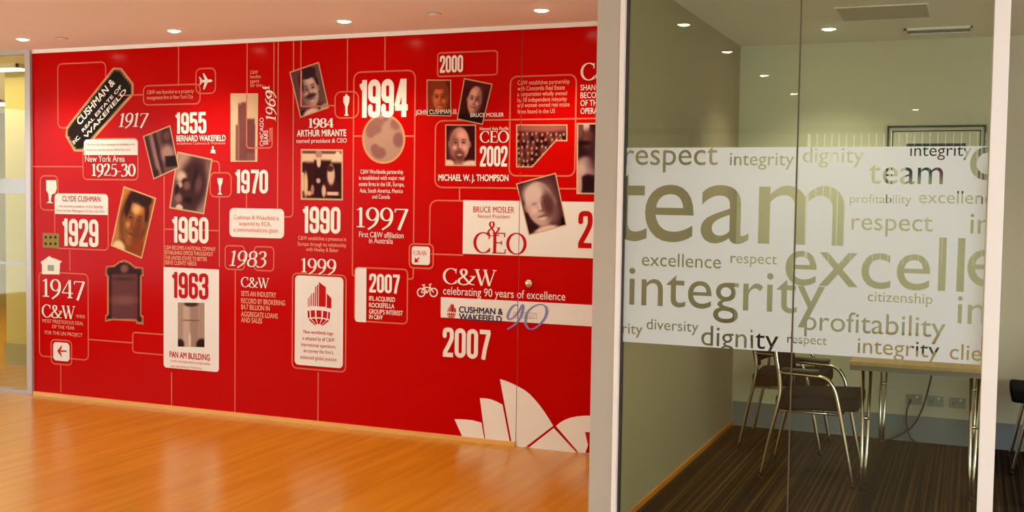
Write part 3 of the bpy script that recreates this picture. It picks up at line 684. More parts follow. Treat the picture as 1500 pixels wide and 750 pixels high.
photo([(261.6, 443), (300.6, 443.5), (300.6, 508.5), (261.6, 507.5)], (186, 160, 142), [(.5, .55, .30, .62, (206, 182, 166), .08, 0, True), (.62, .55, .16, .6, (176, 148, 134), .4, 0, True), (.5, .40, .28, .012, (120, 88, 80), .4, 0, True), (.5, .03, .26, .06, (88, 60, 54), .3), (.08, .95, .16, .12, (70, 38, 34), .3), (.9, .95, .2, .14, (64, 34, 32), .3), (.45, .88, .05, .2, (232, 210, 190), .4)], border=None, name='tower_print', lay=5)
T('PAN AM BUILDING', 249.5, 523, 308.5, 8.6, m=REDINK, bold=.02)
para([('is sold in the largest deal for a single building', 251, 529.5, 309), ('ever completed in Manhattan', 251, 537, 297)], m=LINE, h=3.6)
wire([(252.3, 545), (252.3, 594)])
photo([(338.7, 137), (379, 137), (378, 237), (338.7, 237)], (226, 194, 160), [(.55, .86, .36, .40, (150, 98, 90), .06, 0, True), (.44, .6, .16, .45, (138, 86, 82), .08, 0, True), (.5, .3, .10, .17, (140, 90, 84), .10, 0, True), (.72, .62, .17, .25, (132, 82, 78), .08, 0, True), (.3, .72, .03, .3, (168, 118, 106), .4, 0, True)], name='tower_print', border=(236, 204, 168), bw=.03, lay=3)
wire([(363, 63), (363, 138)])
wire([(362.5, 138), (362, 217), (399.7, 217), (399.7, 187)], .03, lay=5)
wire([(402.3, 61.5), (402.3, 154)]); wire([(408.5, 61), (408.5, 304.5)]); wire([(431, 60), (430.5, 318), (417, 318)], .04); wire([(442, 60), (442, 156), (491.5, 156)], .01, lay=5)
para([('C&W', 367.5, 108.6, 379), ('handles', 367.5, 115, 383), ('agent', 367.5, 121.4, 381), ('for the', 367.5, 127.6, 384)], h=5)
T('1969', 404.8, 177.5, 404.3, 17, y1=134, font=SERIF, slant=.2, kind='year', thick=.12)
T('of', 398, 145, 395, 15, y1=124, font=SERIF, slant=.15, kind='caption', thick=.10)
T('CHICAGO', 387.2, 214, 387, 6.5, y1=172.5, kind='caption', bold=.0)
T('SEARS', 393.6, 212, 393.4, 6.5, y1=191, kind='caption', bold=.01)
T('TOWER', 399.3, 208, 399.1, 4.5, y1=187, kind='caption', m=SALM)
T('1970', 345.2, 283, 393.6, 34.5, font=COND, kind='year')
wire([(362, 283), (362, 304.5)])
card(337.2, 304.5, 417, 349.4, .035)
para([('Cushman & Wakefield is', 343.4, 321, 409.6), ('acquired by RCA,', 351.5, 330, 398), ('a communications giant', 343.4, 338.8, 408.5)], m=LINE, h=6)
outline(330.7, 359.5, 358.8, 395.2, .03); outline(373.3, 361, 401.8, 397, .03)
T('1983', 337, 389, 390, 22.5, font=SERIF, slant=.2, kind='year', thick=.12)
wire([(345.5, 395.2), (345.5, 606)])
T('C&W', 354, 420, 395.4, 14.5, font=SERIF, kind='heading', thick=.14)
para([('SETS AN INDUSTRY', 354.4, 433, 405.6), ('RECORD BY BROKERING', 354.4, 443.6, 418.6), ('$4.7 BILLION IN', 354.4, 452.6, 396), ('AGGREGATE LOANS', 354.4, 463, 408), ('AND SALES', 354.4, 471.6, 385)], h=7, bold=.012)
# --- third column
photo([(424.7, 105.6), (468, 90.7), (482.8, 158), (440.8, 172.8)], (116, 76, 72), [(.88, .4, .2, .9, (128, 88, 84), .5)] + face(.52, .50, .36, (204, 172, 156), (74, 44, 46), (70, 40, 42), asp=.78, shade=-1) + [(.5, .63, .18, .05, (86, 54, 54), .5), (.12, .97, .14, .10, (52, 30, 32), .3), (.38, .99, .26, .1, (235, 210, 190), .3), (.90, .98, .2, .1, (200, 165, 150), .3)], name='portrait_print', lay=3)
wire([(442.5, 104), (444.5, 156), (483, 156)], .01, w=.008, lay=5, m=mat('pale_line_ink', (.62, .38, .32), .4))
outline(491.7, 135, 525.6, 172.5, .045); wire([(510, 57), (510, 135)])
shapes([[(507.8, 137), (509.8, 139.5), (513, 142), (512.4, 150), (510, 157), (509.8, 166.5), (511.8, 169.5), (505, 169.5), (507, 166.5), (506.6, 156), (503.8, 149), (504, 142), (507.2, 140)]], name='trophy_icon')
T('1984', 453.3, 187, 489.3, 13.2, font=SERIF, thick=.18, thin=.07, kind='year')
T('ARTHUR MIRANTE', 436, 200, 508, 9.2, bold=.02)
para([('named president & CEO', 435.3, 209.4, 509)], m=CREAM, h=6)
photo([(441.6, 218.3), (503.2, 219), (503.2, 293.6), (441.6, 292.6)], (236, 208, 178), [(.5, .06, .6, .03, (130, 90, 84), .3, 0, True), (.5, .93, .5, .10, (96, 46, 44), .3, 0, True), (.30, .60, .22, .34, (72, 22, 22), .15, 0, True), (.52, .58, .20, .36, (64, 20, 20), .12, 0, True), (.88, .64, .15, .38, (62, 22, 24), .12, 0, True), (.06, .36, .1, .10, (72, 26, 26), .2), (.72, .75, .2, .16, (84, 30, 28), .2), (.43, .10, .08, .08, (196, 150, 136), .2), (.43, .26, .05, .10, (234, 206, 180), .3), (.72, .5, .09, .2, (224, 190, 162), .25), (.7, .38, .08, .06, (90, 46, 44), .3), (.88, .10, .06, .06, (240, 214, 190), .3), (.12, .7, .05, .25, (230, 196, 150), .3), (.42, .62, .05, .05, (214, 176, 160), .3), (.28, .8, .04, .1, (190, 140, 130), .3), (.55, .82, .05, .12, (226, 190, 160), .3), (.76, .87, .14, .035, (236, 200, 170), .3, 0, True), (.2, .87, .06, .05, (226, 186, 150), .4)], name='group_photo_print', lay=3)
T('1990', 444, 341, 499.6, 39, font=COND, kind='year')
para([('C&W establishes a presence in', 438, 351, 508), ('Europe through its relationship', 437.6, 359.6, 508), ('with Healey & Baker', 449.4, 367.6, 497)], h=5.6, m=SALM)
T('1999', 442.4, 398.5, 493.4, 20.5, font=SERIF, kind='year', thick=.13)
outline(429.5, 400, 506.8, 545, .035); card(433.3, 403, 503, 539.4, .03)
lx, lz = 467.7, 451.
def logo(cx, cy, s, m, lay, name):      # towers rising out of a globe
    Xc, Zc = at(cx, cy); k = abs(at(cx, cy - 1)[1] - Zc) * s
    VV, FF = [], []
    def poly(pts):
        from mathutils.geometry import tessellate_polygon
        Q = [(Xc + a * k, Zc + b * k) for a, b in pts]; b0 = len(VV); VV.extend(Q); FF.extend([tuple(i + b0 for i in f) for f in tessellate_polygon([[Vector((a, b, 0)) for a, b in Q]])])
    for x0, x1, z0, z1, z2 in ((-.66, -.615, .05, .50, .52), (-.56, -.515, .08, .62, .64), (-.46, -.41, .10, .74, .76), (-.34, -.285, .10, .80, .82), (-.23, -.17, .10, 1.12, 1.15), (-.115, -.045, .10, 1.20, 1.24), (.0, .42, .10, 1.38, 1.12), (.48, .76, .04, .80, .56)):
        poly([(x0, z0), (x1, z0), (x1, z2), (x0, z1)])
    f = lambda a: (.76 * math.sin(a), -.42 + .58 * math.cos(a) * 1.0)
    ring = lambda u0, u1, lat0, lat1: [(.72 * math.sin(u0 + (u1 - u0) * i / 5) * math.cos(lat1), -.34 + .62 * math.sin(lat1) + .10 * math.cos(u0 + (u1 - u0) * i / 5)) for i in range(6)] + [(.72 * math.sin(u1 + (u0 - u1) * i / 5) * math.cos(lat0), -.34 + .62 * math.sin(lat0) + .10 * math.cos(u1 + (u0 - u1) * i / 5)) for i in range(6)]
    for lat0, lat1 in ((-1.25, -.50), (-.38, .22)):
        for u in (-1.45, -.84, -.26, .32, .90):
            poly(ring(u + .06, u + .50, lat0, lat1))
    return emit_mesh(name, VV, FF, m, lay)
logo(468, 451.5, 28, REDINK, 6, 'tower_globe_logo')
para([('New worldwide logo', 445.6, 488, 489), ('is adopted by all C&W', 444, 497.4, 491), ('international operations', 442, 506.6, 492.4), ('to convey the firm\'s', 445.6, 515.6, 489), ('enhanced global position', 441, 525, 494)], m=REDINK, h=5.4)
wire([(467, 545), (467, 619)])
wire([(606.5, 357), (608.8, 103), (519.3, 103), (518.6, 404), (524, 404)], .06); wire([(565, 53.5), (565, 103)])
T('1994', 527, 172.6, 598, 55, font=COND, kind='year', thick=.165, thin=.165)
wire([(519, 199.5), (532, 199.5)]); wire([(594, 199.5), (607.5, 199.5)])
gl = ell(.5, .5, .5, .5, 40)
photo([(531.3, 167), (594.5, 167), (594.5, 240), (531.3, 240)], (186, 148, 128), [(.26, .28, .2, .14, (158, 112, 102), .3), (.2, .38, .1, .1, (158, 112, 102), .3), (.36, .16, .16, .08, (160, 116, 104), .3), (.78, .2, .12, .12, (160, 114, 104), .35), (.84, .52, .12, .15, (152, 106, 98), .25), (.40, .78, .16, .12, (156, 108, 100), .25), (.30, .70, .1, .1, (156, 108, 100), .25), (.55, .1, .06, .05, (158, 112, 102), .4)], edge=gl, bw=.04, border=(232, 166, 120), name='globe_print', lay=4, nx=36, ny=40)
para([('C&W Worldwide partnership', 529, 254.5, 591.4), ('is established with major real', 527, 263.2, 593), ('estate firms in the UK, Europe,', 526.8, 272.4, 593), ('Asia, South America, Mexico', 528, 282, 591), ('and Canada', 546, 290.8, 572)], h=6, m=CREAM)
T('1997', 523.5, 332.5, 599, 29, font=SERIF, kind='year', thick=.12)
para([('First C&W affiliation', 527, 347, 592), ('in Australia', 541.6, 356, 576.4)], h=8, m=CREAM)
outline(520.8, 391.5, 597, 474.5, .03); card(521.4, 392, 537, 472, .02, corners=(1, 0, 0, 1))
T('2007', 541.6, 428, 586.7, 27.6, font=COND, kind='year')
para([('IFIL ACQUIRED', 541.6, 440, 579.5), ('ROCKEFELLA', 541.6, 449.6, 578.5), ('GROUP\'S INTEREST', 541.6, 459, 591), ('IN C&W', 541.6, 466.8, 561.5)], h=6.4, bold=.015, m=CREAM)
wire([(597, 408.5), (606, 408.5), (606, 393)], .04)
outline(600.5, 357, 635, 393.5, .03); card(604, 360.5, 630.4, 388.4, .02)
T('C&W', 606.3, 373.2, 627.2, 6.6, m=LINE, font=SERIF, kind='caption')
shapes([[(608, 384.5), (608.5, 377), (611, 379.5), (615, 376.4), (615.4, 378), (612.4, 381.4), (614.5, 383.5)]], REDINK, name='arrow_icon', lay=6)
wire([(630, 357), (630, 293.5), (679.5, 293.5)], .06); wire([(632, 372), (679.5, 372)])
# --- fourth column
outline(642, 78, 728.8, 109.5, .02); T('2000', 645, 107, 679, 25, font=COND, kind='year')
photo([(625.8, 116.8), (661.6, 117), (661.6, 170.5), (625.8, 169.5)], (152, 62, 30), [(.9, .5, .2, .7, (120, 40, 20), .5)] + face(.54, .50, .36, (206, 116, 72), (92, 36, 20), (150, 70, 40), asp=.85) + [(.3, .98, .3, .09, (40, 18, 14), .2, 0, True), (.85, .98, .3, .09, (56, 22, 16), .2, 0, True)], name='portrait_print', lay=3)
wire([(609, 167.5), (680, 167.5)], lay=2)
T('JOHN CUSHMAN III', 610, 167.6, 669, 6.4, lay=6)
photo([(680.6, 114.6), (722.4, 123), (707.8, 183), (670, 175)], (84, 30, 26), [(.5, .1, .6, .14, (100, 38, 30), .5)] + face(.50, .46, .33, (214, 160, 140), (64, 24, 24), (84, 30, 26), bald=True, asp=.72) + [(.5, .97, .6, .16, (48, 18, 18), .3)], name='portrait_print', lay=5)
T('BRUCE MOSLER', 690, 171.6, 738.8, 5.4, lay=8, bold=.01)
wire([(880, 173.5), (638.8, 174.5), (638.2, 274.5), (880, 275)], .06, lay=2)
photo([(653, 182.4), (698, 182.6), (698, 243.4), (653, 243)], (74, 20, 20), face(.47, .46, .40, (220, 164, 146), (84, 34, 32), (100, 48, 44), bald=True, asp=.80, beard=.7, shade=-1) + [(.1, .95, .2, .1, (240, 204, 184), .3), (.85, .98, .3, .12, (244, 214, 196), .3), (.45, 1.0, .14, .07, (190, 130, 120), .4)], name='portrait_print', lay=3)
para([('Named Asia Pacific', 703.6, 191, 746)], h=4.6, m=CREAM)
T('CEO', 703.6, 209, 746.3, 16.6, font=SERIF, kind='heading', thick=.14)
T('2002', 703.6, 244, 744, 30, font=COND, kind='year')
T('MICHAEL W. J. THOMPSON', 643, 264.6, 745.6, 9, bold=.025)
outline(748.5, 112.5, 842.3, 258, .045, lay=1)
para([('C&W establishes partnership', 758.8, 124.6, 835), ('with Concordis Real Estate', 758.8, 133, 828), ('a corporation wholly owned', 758.8, 141.2, 831), ('by 10 independent minority', 758.8, 149.6, 831), ('and women owned real estate', 758.8, 157.4, 835), ('firms based in the US', 758.8, 166.6, 813.6)], h=6.2)
rc = random.Random(3); crowd = [(.5, .08, .6, .1, (176, 108, 92), .5)]
for r_ in range(6):
    for c_ in range(11):
        x, y = (c_ + rc.uniform(.2, .8)) / 11, .24 + r_ * .15 + rc.uniform(-.03, .03); k = rc.random()
        crowd += [(x, y + .07, .035, .075, (56, 22, 22) if k < .6 else (132, 72, 62), .3), (x, y - .01, .020, .034, (206 + rc.randint(-30, 20), 150, 130), .4)]
photo([(756.8, 182.4), (831.8, 182.4), (831.8, 245.6), (756.8, 245.2)], (92, 42, 38), crowd, edge=[(0, 0), (1, 0), (1, .39), (.78, .39), (.32, 1), (0, 1)], nx=60, ny=44, bw=.022, lay=3, name='crowd_print')
T('C&W', 851, 118, 931, 25, font=SERIF, kind='heading', thick=.13)
para([('SHANGHAI', 851, 132.8, 893), ('BECOMES', 851, 144, 890), ('OF THE', 851, 155.4, 880), ('OPERATIONS', 851, 167, 900)], h=8.4, m=CREAM)
photo([(845.5, 180.4), (905, 179.8), (905, 285), (845, 284.4)], (58, 30, 32), [(.05, .1, .12, .14, (120, 84, 78), .5), (.24, .04, .08, .1, (214, 180, 170), .4), (.28, .22, .14, .13, (120, 72, 62), .5), (.2, .28, .2, .03, (42, 20, 22), .5), (.25, .62, .30, .15, (180, 148, 144), .25), (.12, .66, .1, .1, (206, 176, 166), .5), (.3, .82, .2, .10, (52, 26, 30), .3), (.05, .86, .09, .2, (206, 170, 160), .4), (.6, .4, .3, .3, (80, 46, 46), .5)], lay=3, name='photo_print')
card(679.4, 293, 900, 379.5, .001, lay=2, corners=(0, 0, 0, 0))
T('BRUCE MOSLER', 694, 310.6, 754, 8.4, m=REDINK, bold=.0)
T('Named President', 700.8, 319, 747.6, 5.4, m=LINE)
T('&', 714.5, 345, 733.5, 21, m=REDINK, font=SERIF, kind='heading', thick=.14, lay=7)
T('CEO', 694, 370, 772, 30, m=REDINK, font=SERIF, kind='heading', thick=.13)
T('2', 847, 363.5, 868, 55, m=REDINK, font=COND, kind='year', thick=.14)
wire([(674, 274.5), (674, 293.5)])
photo([(756.6, 269), (815, 253), (831, 330), (775, 345)], (70, 34, 38), [(.9, .5, .16, 1, (92, 54, 58), .5), (.5, .97, .7, .16, (58, 28, 34), .3), (.64, .5, .36, .5, (104, 62, 62), .3)] + face(.46, .48, .42, (212, 180, 168), (74, 38, 40), (90, 50, 52), bald=True, asp=.84) + [(.30, .28, .22, .2, (224, 200, 190), .6), (.66, .55, .14, .2, (112, 70, 68), .6), (.46, .98, .3, .07, (236, 210, 190), .3), (.95, .95, .07, .12, (24, 10, 12), .3)], name='portrait_print', lay=5, bw=.025)
bk = []
def bike():
    V, F = [], []
    for cx in (617.7, 636): add_pen(V, F, [at(*p) for p in ell(cx, 428.3, 5.4, 6, 20)], .004, True)
    for seg in ([(617.7, 428.3), (622, 420.5), (631, 421), (626.5, 428.6), (617.7, 428.3)], [(622, 420.5), (626.5, 428.6)], [(631, 421), (636, 428.3)], [(631.5, 421), (630, 416.5), (633, 416)], [(622, 420.5), (621, 417.5)], [(619, 417.3), (623.5, 417.3)]):
        add_pen(V, F, [at(*p) for p in seg], .0035)
    emit_mesh('bicycle_icon', *union(np.array(V), F), CREAM, 4)
bike()
T('C&W', 649.5, 415.5, 728, 23, font=SERIF, kind='heading', thick=.13)
T('celebrating 90 years of excellence', 650, 431, 828.8, 11.5)
card(646.6, 435, 900, 480, .001, lay=2, corners=(0, 0, 0, 0))
logo(662, 457.5, 9.5, REDINK, 6, 'tower_globe_logo')
T('CUSHMAN &', 673, 457.3, 737.5, 8.6, m=NAVY, bold=.03)
T('WAKEFIELD.', 673, 468, 738.6, 8.6, m=NAVY, bold=.03)
def ninety():
    V, F = [], []
    pen = lambda t: .0035 + .0055 * abs(t[1]) ** 2
    for pts in ([(760, 448), (755, 446.5), (749, 452), (744.5, 462), (746.5, 467.5), (754, 464), (762, 454), (766, 446.5), (767, 452), (763, 465), (755, 475), (744, 482)],
                [(770.5, 470), (773, 458), (782, 449), (793, 445.5), (800.5, 450), (801, 460), (795, 471), (785, 480), (776, 481.5), (770.5, 474), (770.8, 468)]):
        add_pen(V, F, sm([at(*p) for p in pts], 6), pen)
    emit_mesh('script_ninety', *union(np.array(V), F), BLUE, 7)
ninety()
outline(753, 457, 786.5, 466.6, .004, w=.005, m=GREY, lay=5, name='stamp_frame'); T('1917-2007', 755.5, 465, 784, 6, m=GREY, lay=5)
T('2007', 649, 522, 719.5, 43, font=COND, kind='year', thick=.15)
shape([(666.4, 613.6), (680, 614), (692.8, 615.2), (706, 618.8), (710.5, 645), (696, 643.4), (679, 641.6)], name='shell_roof_shape')
shape([(703.6, 582.8), (712, 583.2), (719.2, 584.4), (728, 587.8), (736.8, 592.4), (747.6, 648.4), (711.9, 645)], name='shell_roof_shape')
shape([(733, 555), (742, 557.6), (751.4, 561.7), (760, 566), (769, 571), (776.5, 577), (783.7, 584.4), (791, 593), (798.4, 603.3), (805, 613.5), (811, 623.4), (767.6, 656.6), (751.4, 655)], name='shell_roof_shape')
shape([(811.8, 626.6), (845.5, 662.8), (771.5, 658.2)], name='shell_roof_shape')
shape([(815, 623.8), (821, 618.6), (827.7, 614.8), (836, 611.6), (845.3, 609.6), (856, 608.6), (868, 608.6), (884, 611), (900, 616), (900, 641), (868, 633), (858, 663.6), (848.6, 663)], name='shell_roof_shape')
shape([(857.6, 632.4), (866, 632.8), (868, 640), (880, 650), (862, 652)], REDINK, lay=6, name='emblem')

# ---------------------------------------------------------------- frosted films with cut-out words
def loops_of(body, bold=0.):
    V, F, E = raw_text(body, 'NONE', bold); return V, E
def film(name, X0, X1, words, Z0, Z1, label):
    """sheet minus the union of all letter outlines, triangulated"""
    pts, edges = [], []
    for (V, E) in words:
        if V[:, 0].max() < X0 or V[:, 0].min() > X1: continue
        b = len(pts); pts += [tuple(p) for p in V]; edges += [(a + b, c + b) for a, c in E]
    nl = len(edges); b = len(pts); pts += [(X0, Z0), (X1, Z0), (X1, Z1), (X0, Z1)]; edges2 = edges + [(b, b + 1), (b + 1, b + 2), (b + 2, b + 3), (b + 3, b)]
    K = 1.0
    co_, _, fs, *_r = delaunay_2d_cdt([Vector((p[0] * K, p[1] * K)) for p in pts], edges2, [], 0, 1e-6)
    C = np.array([(c.x, c.y) for c in co_]); Fi = np.array([tuple(f) for f in fs]); cen = C[Fi].mean(1)
    keep = (cen[:, 0] > X0) & (cen[:, 0] < X1) & (cen[:, 1] > Z0) & (cen[:, 1] < Z1)
    Fi, cen = Fi[keep], cen[keep]; cut = np.zeros(len(cen), bool)
    for (V, E) in words:
        if V[:, 0].max() < X0 or V[:, 0].min() > X1: continue
        E = np.array(E); A, B = V[E[:, 0]], V[E[:, 1]]
        sel = np.where((cen[:, 0] > V[:, 0].min()) & (cen[:, 0] < V[:, 0].max()) & (cen[:, 1] > V[:, 1].min()) & (cen[:, 1] < V[:, 1].max()))[0]
        if not len(sel): continue
        px, py = cen[sel, 0][:, None], cen[sel, 1][:, None]
        c = ((A[None, :, 1] > py) != (B[None, :, 1] > py)) & (px < (B[None, :, 0] - A[None, :, 0]) * (py - A[None, :, 1]) / (B[None, :, 1] - A[None, :, 1] + 1e-15) + A[None, :, 0])
        cut[sel] |= (c.sum(1) % 2 == 1)
    Fi = Fi[~cut]; bm = bmesh.new(); used = sorted(set(Fi.ravel())); mp = {o: bm.verts.new((C[o, 0], Y_GLASS - .0012, C[o, 1])) for o in used}
    for f in Fi:
        try: bm.faces.new([mp[i] for i in f])
        except ValueError: pass
    return tag(obj(name, bm, FILM), label, 'window film')
def word(body, x0, x1, yb, scale=None, right=False):
    """letters cut in the film, sized so that the word spans x0..x1 with its baseline at yb"""
    A = at(x0, yb, Y_GLASS - .0012); B = at(x1, yb, Y_GLASS - .0012)
    V, E = loops_of(body, -.012); V = V.copy(); V[:, 0] -= V[:, 0].min()
    k = scale if scale else (B[0] - A[0]) / V[:, 0].max(); V = V * k
    V[:, 0] += (B[0] - V[:, 0].max()) if right else A[0]; V[:, 1] += A[1]; WORDS.append((V, E)); return k
WORDS = []
word('respect', 914, 1051, 241.5); word('integrity', 1069, 1163, 242); word('dignity', 1176, 1265, 238); word('integrity', 1333, 1423, 228.5)
word('team', 1272, 1381, 269); word('citizenship', 1420, 1540, 263, scale=.30)
kT = word('eam', 944, 1236, 352); word('t', 900, 947, 351, scale=kT, right=True)
word('excellence', 940, 1056, 389); word('respect', 1070, 1138, 385)
word('profitability', 1245, 1335, 297); word('excellence', 1346, 1468, 297.5); word('respect', 1247, 1366, 336.5)
kE = word('excell', 1150, 1412, 416.5); word('ence', 1416, 1500, 418, scale=kE)
word('integrity', 1421, 1500, 342, scale=.13); word('integrity', 921, 1208, 446); word('citizenship', 1271, 1366, 441)
word('profitability', 1178, 1385, 483); word('int', 1402, 1470, 473.5); word('integrity', 868, 941, 485.5)
word('diversity', 947, 1023, 482); word('dignity', 1027, 1140, 505.5); word('respect', 1153, 1211, 502); word('integrity', 1256, 1376, 517); word('client', 1391, 1470, 526)
FZ0, FZ1 = .921, 1.845
film('frosted_film', P0 + .014, PS - .0045, WORDS, FZ0, FZ1, 'frosted film on the left glass pane, with most of the big cut-out word team')
film('frosted_film', PS + .0045, P1, WORDS, FZ0, FZ1, 'frosted film on the right glass pane, with profitability and respect cut out')
bpy.data.objects.remove(_tob); bpy.data.curves.remove(_tcur)

# ---------------------------------------------------------------- meeting table
TX0, TX1, TY0, TY1 = -.60, .115, 6.24, 7.84
t = thing('meeting_table', 'long meeting table with pale timber top and chrome tube legs', 'table', ((TX0 + TX1) / 2, (TY0 + TY1) / 2, 0))
a, b = (TX1 - TX0) / 2, (TY1 - TY0) / 2
obj('tabletop', bx(-a, a, -b, b, .722, .742, bev=.002), TABTOP, t)
obj('edge_band', bx(-a + .002, a - .002, -b + .002, b - .002, .695, .7225), TABEDGE, t, label='grey edge under the timber top')
for lx in (-.285, .275):
    for ly in (-b + .20, b - .08):
        bm = bmesh.new()
        for dx, dy in ((-.018, 0), (.022, .02)):
            tube(bm, [(lx + dx, ly + dy, .695), (lx + dx * .5, ly + dy * .5, .06), (lx + dx * .5, ly + dy * .5, 0)], [.010, .009, .008], 12)
        tube(bm, [(lx - .02, ly + .005, .40), (lx + .022, ly + .015, .40)], .012, 10)
        o = obj('leg', bm, CHROME, t, True)
        obj('foot', lathe(bmesh.new(), [(.0, 0), (.020, 0), (.020, .012), (.012, .016)], 16, (lx + .001, ly + .005, 0)), PLAST, o, True)
        obj('mounting_plate', bx(lx - .05, lx + .05, ly - .04, ly + .06, .688, .695), PLAST, o)

# ---------------------------------------------------------------- chairs
def chair(x, y, rz, label):
    t = thing('meeting_chair', label, 'chair', (x, y, 0), rz, 'black meeting chairs around the table')
    bm = bmesh.new(); box(bm, -.19, .275, -.215, .215, .405, .492, bev=.022)
    for v in bm.verts:
        v.co.z += .02 * (v.co.x + .19) / .465 - .012 * (1 - (v.co.y / .215) ** 2) * (1 if v.co.z > .455 else 0)
    obj('seat', bm, FAB, t, True)
    bm = bmesh.new(); n = 9; rows = [.545, .56, .70, .84, .855]; thick = [.010, .020, .022, .020, .010]
    F_, B_ = [], []
    for z, th in zip(rows, thick):
        F_.append([bm.verts.new((-.150 - .16 * (z - .55) - .035 * (1 - (2 * k / (n - 1) - 1) ** 2) + th, -.225 + .45 * k / (n - 1), z)) for k in range(n)])
        B_.append([bm.verts.new((-.150 - .16 * (z - .55) - .035 * (1 - (2 * k / (n - 1) - 1) ** 2) - th, -.225 + .45 * k / (n - 1), z)) for k in range(n)])
    for i in range(len(rows) - 1):
        for k in range(n - 1):
            bm.faces.new((F_[i][k], F_[i][k + 1], F_[i + 1][k + 1], F_[i + 1][k])); bm.faces.new((B_[i][k + 1], B_[i][k], B_[i + 1][k], B_[i + 1][k + 1]))
        bm.faces.new((F_[i + 1][0], B_[i + 1][0], B_[i][0], F_[i][0])); bm.faces.new((F_[i][-1], B_[i][-1], B_[i + 1][-1], F_[i + 1][-1]))
    for k in range(n - 1):
        bm.faces.new((F_[0][k + 1], F_[0][k], B_[0][k], B_[0][k + 1])); bm.faces.new((F_[-1][k], F_[-1][k + 1], B_[-1][k + 1], B_[-1][k]))
    bmesh.ops.recalc_face_normals(bm, faces=bm.faces); obj('backrest', bm, FAB, t, True)
    for s in (-1, 1):
        yy = s * .243
        obj('front_leg', tube(bmesh.new(), catmull([(.257, yy, 0), (.215, yy, .22), (.165, yy, .47), (.135, yy, .565), (.085, yy, .612), (-.02, yy, .622), (-.11, yy, .626), (-.170, yy, .628)], 6), .0115, 12), CHROME, t, True)
        obj('rear_leg', tube(bmesh.new(), catmull([(-.257, yy, 0), (-.215, yy, .22), (-.172, yy, .42), (-.158, yy, .52), (-.166, yy, .62), (-.180, yy, .70), (-.194, yy, .79)], 6), .0115, 12), CHROME, t, True)
        bm = bmesh.new(); box(bm, -.155, .06, yy - .024, yy + .024, .632, .656, bev=.009); obj('armrest', bm, PLAST, t, True)
        for xx in (.243, -.247): pass
        bm = lathe(bmesh.new(), [(0, 0), (.014, 0), (.014, .016), (.0117, .020)], 14, (.257, yy, 0)); lathe(bm, [(0, 0), (.014, 0), (.014, .016), (.0117, .020)], 14, (-.257, yy, 0)); obj('foot_caps', bm, PLAST, t, True)
    bm = bmesh.new(); tube(bm, [(.178, -.243, .398), (.178, .243, .398)], .010, 10); tube(bm, [(-.175, -.243, .396), (-.175, .243, .396)], .010, 10)
    for s in (-1, 1): tube(bm, [(.178, s * .17, .398), (-.175, s * .17, .396)], .009, 10)
    obj('seat_frame', bm, CHROME, t, True)
    return t
chair(-.837, 6.665, 0, 'black chair with chrome arms, nearest the glass left of the table')
chair(-1.11, 7.43, 0, 'black chair half hidden behind the nearer one, beside the taupe wall')
chair(.515, 7.44, math.pi, 'dark chair cut by the right edge, beyond the white post')

# ---------------------------------------------------------------- small things in the meeting room
FX0, FX1, FZa, FZb = -.56, .055, 1.56, 2.127
t = thing('framed_picture', 'framed picture with thin dark frame and pale mat on the back wall', 'picture', ((FX0 + FX1) / 2, Y_BACK, (FZa + FZb) / 2))
a, b = (FX1 - FX0) / 2, (FZb - FZa) / 2
DG = mat('dark_green_frame', (.03, .035, .022), .4); MATB = mat('pale_mat_board', (.66, .62, .47), .8)
bm = bmesh.new(); w_ = .012
box(bm, -a, a, -.024, 0, b - w_, b); box(bm, -a, a, -.024, 0, -b, -b + w_); box(bm, -a, -a + w_, -.024, 0, -b + w_, b - w_); box(bm, a - w_, a, -.024, 0, -b + w_, b - w_)
obj('frame', bm, DG, t)
obj('mat_board', bx(-a + w_, a - w_, -.010, 0, -b + w_, b - w_), MATB, t)
bm = bmesh.new(); i_, w_ = .032, .007
box(bm, -a + i_, a - i_, -.013, -.010, b - i_ - w_, b - i_); box(bm, -a + i_, a - i_, -.013, -.010, -b + i_, -b + i_ + w_); box(bm, -a + i_, -a + i_ + w_, -.013, -.010, -b + i_, b - i_); box(bm, a - i_ - w_, a - i_, -.013, -.010, -b + i_, b - i_)
obj('inner_border', bm, PLAST, t)
# a generic dark print, deep teal with a violet patch
U, V_ = np.meshgrid(np.linspace(0, 1, 30), np.linspace(0, 1, 30)); u, v = U.ravel(), V_.ravel()
c = ink(u, v, (40, 66, 78), [(.2, .3, .3, .4, (24, 40, 56), .6), (.75, .5, .22, .5, (120, 40, 86), .6), (.4, .85, .5, .2, (150, 150, 130), .5), (.5, .12, .6, .1, (20, 22, 26), .4)]) / 255
c = np.where(c <= .04045, c / 12.92, ((c + .055) / 1.055) ** 2.4)
bm = bmesh.new(); cl = bm.verts.layers.float_color.new('ink'); vs = []
for i in range(900):
    q = bm.verts.new((-.185 + .37 * u[i], -.0106, .165 - .33 * v[i])); q[cl] = (*c[i], 1); vs.append(q)
for j in range(29):
    for i in range(29): bm.faces.new((vs[j * 30 + i], vs[(j + 1) * 30 + i], vs[(j + 1) * 30 + i + 1], vs[j * 30 + i + 1]))
obj('print', bm, PIC, t)
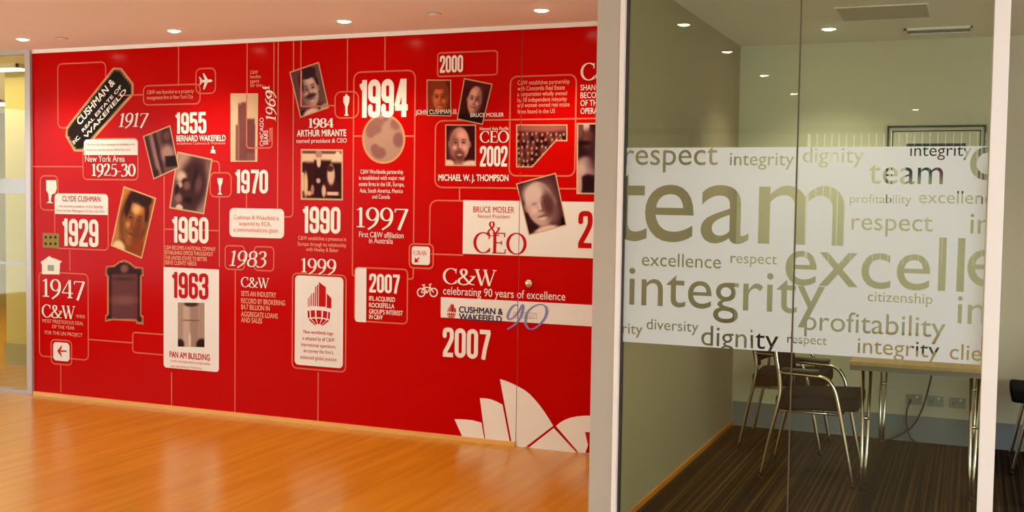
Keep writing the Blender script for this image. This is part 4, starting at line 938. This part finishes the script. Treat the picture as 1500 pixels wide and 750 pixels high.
for k, (x, lab) in enumerate(((-.335, 'left wall socket of three under the table'), (-.20, 'middle wall socket of three under the table'), (-.063, 'right wall socket of three under the table'))):
    t = thing('wall_socket', lab, 'socket', (x, Y_BACK, .285), 0, 'wall sockets under the table')
    obj('plate', bx(-.052, .052, -.008, 0, -.036, .036, bev=.002), mat('grey_socket_plastic', (.30, .33, .30), .4), t)
    obj('switch', bx(.012, .026, -.012, -.008, .012, .026, bev=.001), ALUW, t)
    bm = bmesh.new(); box(bm, -.020, -.016, -.0085, -.0078, -.014, .006); box(bm, -.032, -.028, -.0085, -.0078, -.014, .006); box(bm, -.026, -.022, -.0085, -.0078, -.028, -.018); obj('pin_slots', bm, PLAST, t)
bm = tube(bmesh.new(), catmull([(-.20, 7.70, .693), (-.215, 7.74, .56), (-.24, 7.80, .40), (-.285, 7.84, .22), (-.36, 7.84, .09), (-.50, 7.82, .012), (-.66, 7.80, .008)], 8), .006, 8)
tag(obj('power_cable', bm, RUBBER, None, True), 'longer black cable running from the table top down to the floor', 'cable')
bm = tube(bmesh.new(), catmull([(-.355, 7.907, .28), (-.375, 7.87, .22), (-.375, 7.86, .12), (-.34, 7.84, .03), (-.27, 7.80, .008)], 8), .006, 8)
tag(obj('power_cable', bm, RUBBER, None, True), 'short black cable hanging from the left wall socket', 'cable')
# conference phone on the table, dark behind the film letters
t = thing('conference_phone', 'dark conference phone on the table behind the cut-out letters', 'phone', (-.22, 6.9, .742), R(20))
bm = bmesh.new(); pts = []
for k in range(36):
    a_ = 2 * math.pi * k / 36; pts.append((.075 + .045 * math.cos(3 * a_), a_))
r0 = [bm.verts.new((r_ * math.cos(a_), r_ * math.sin(a_), 0)) for r_, a_ in pts]; r1 = [bm.verts.new((r_ * .96 * math.cos(a_), r_ * .96 * math.sin(a_), .025)) for r_, a_ in pts]; r2 = [bm.verts.new((r_ * .55 * math.cos(a_), r_ * .55 * math.sin(a_), .05)) for r_, a_ in pts]
for A_, B_ in ((r0, r1), (r1, r2)):
    for k in range(36): bm.faces.new((A_[k], A_[(k + 1) % 36], B_[(k + 1) % 36], B_[k]))
bm.faces.new(r0[::-1]); bm.faces.new(r2); obj('body', bm, PLAST, t, True)
obj('keypad', bx(-.022, .022, -.028, .028, .049, .054, bev=.002), mat('grey_keypad', (.2, .2, .2), .5), t)
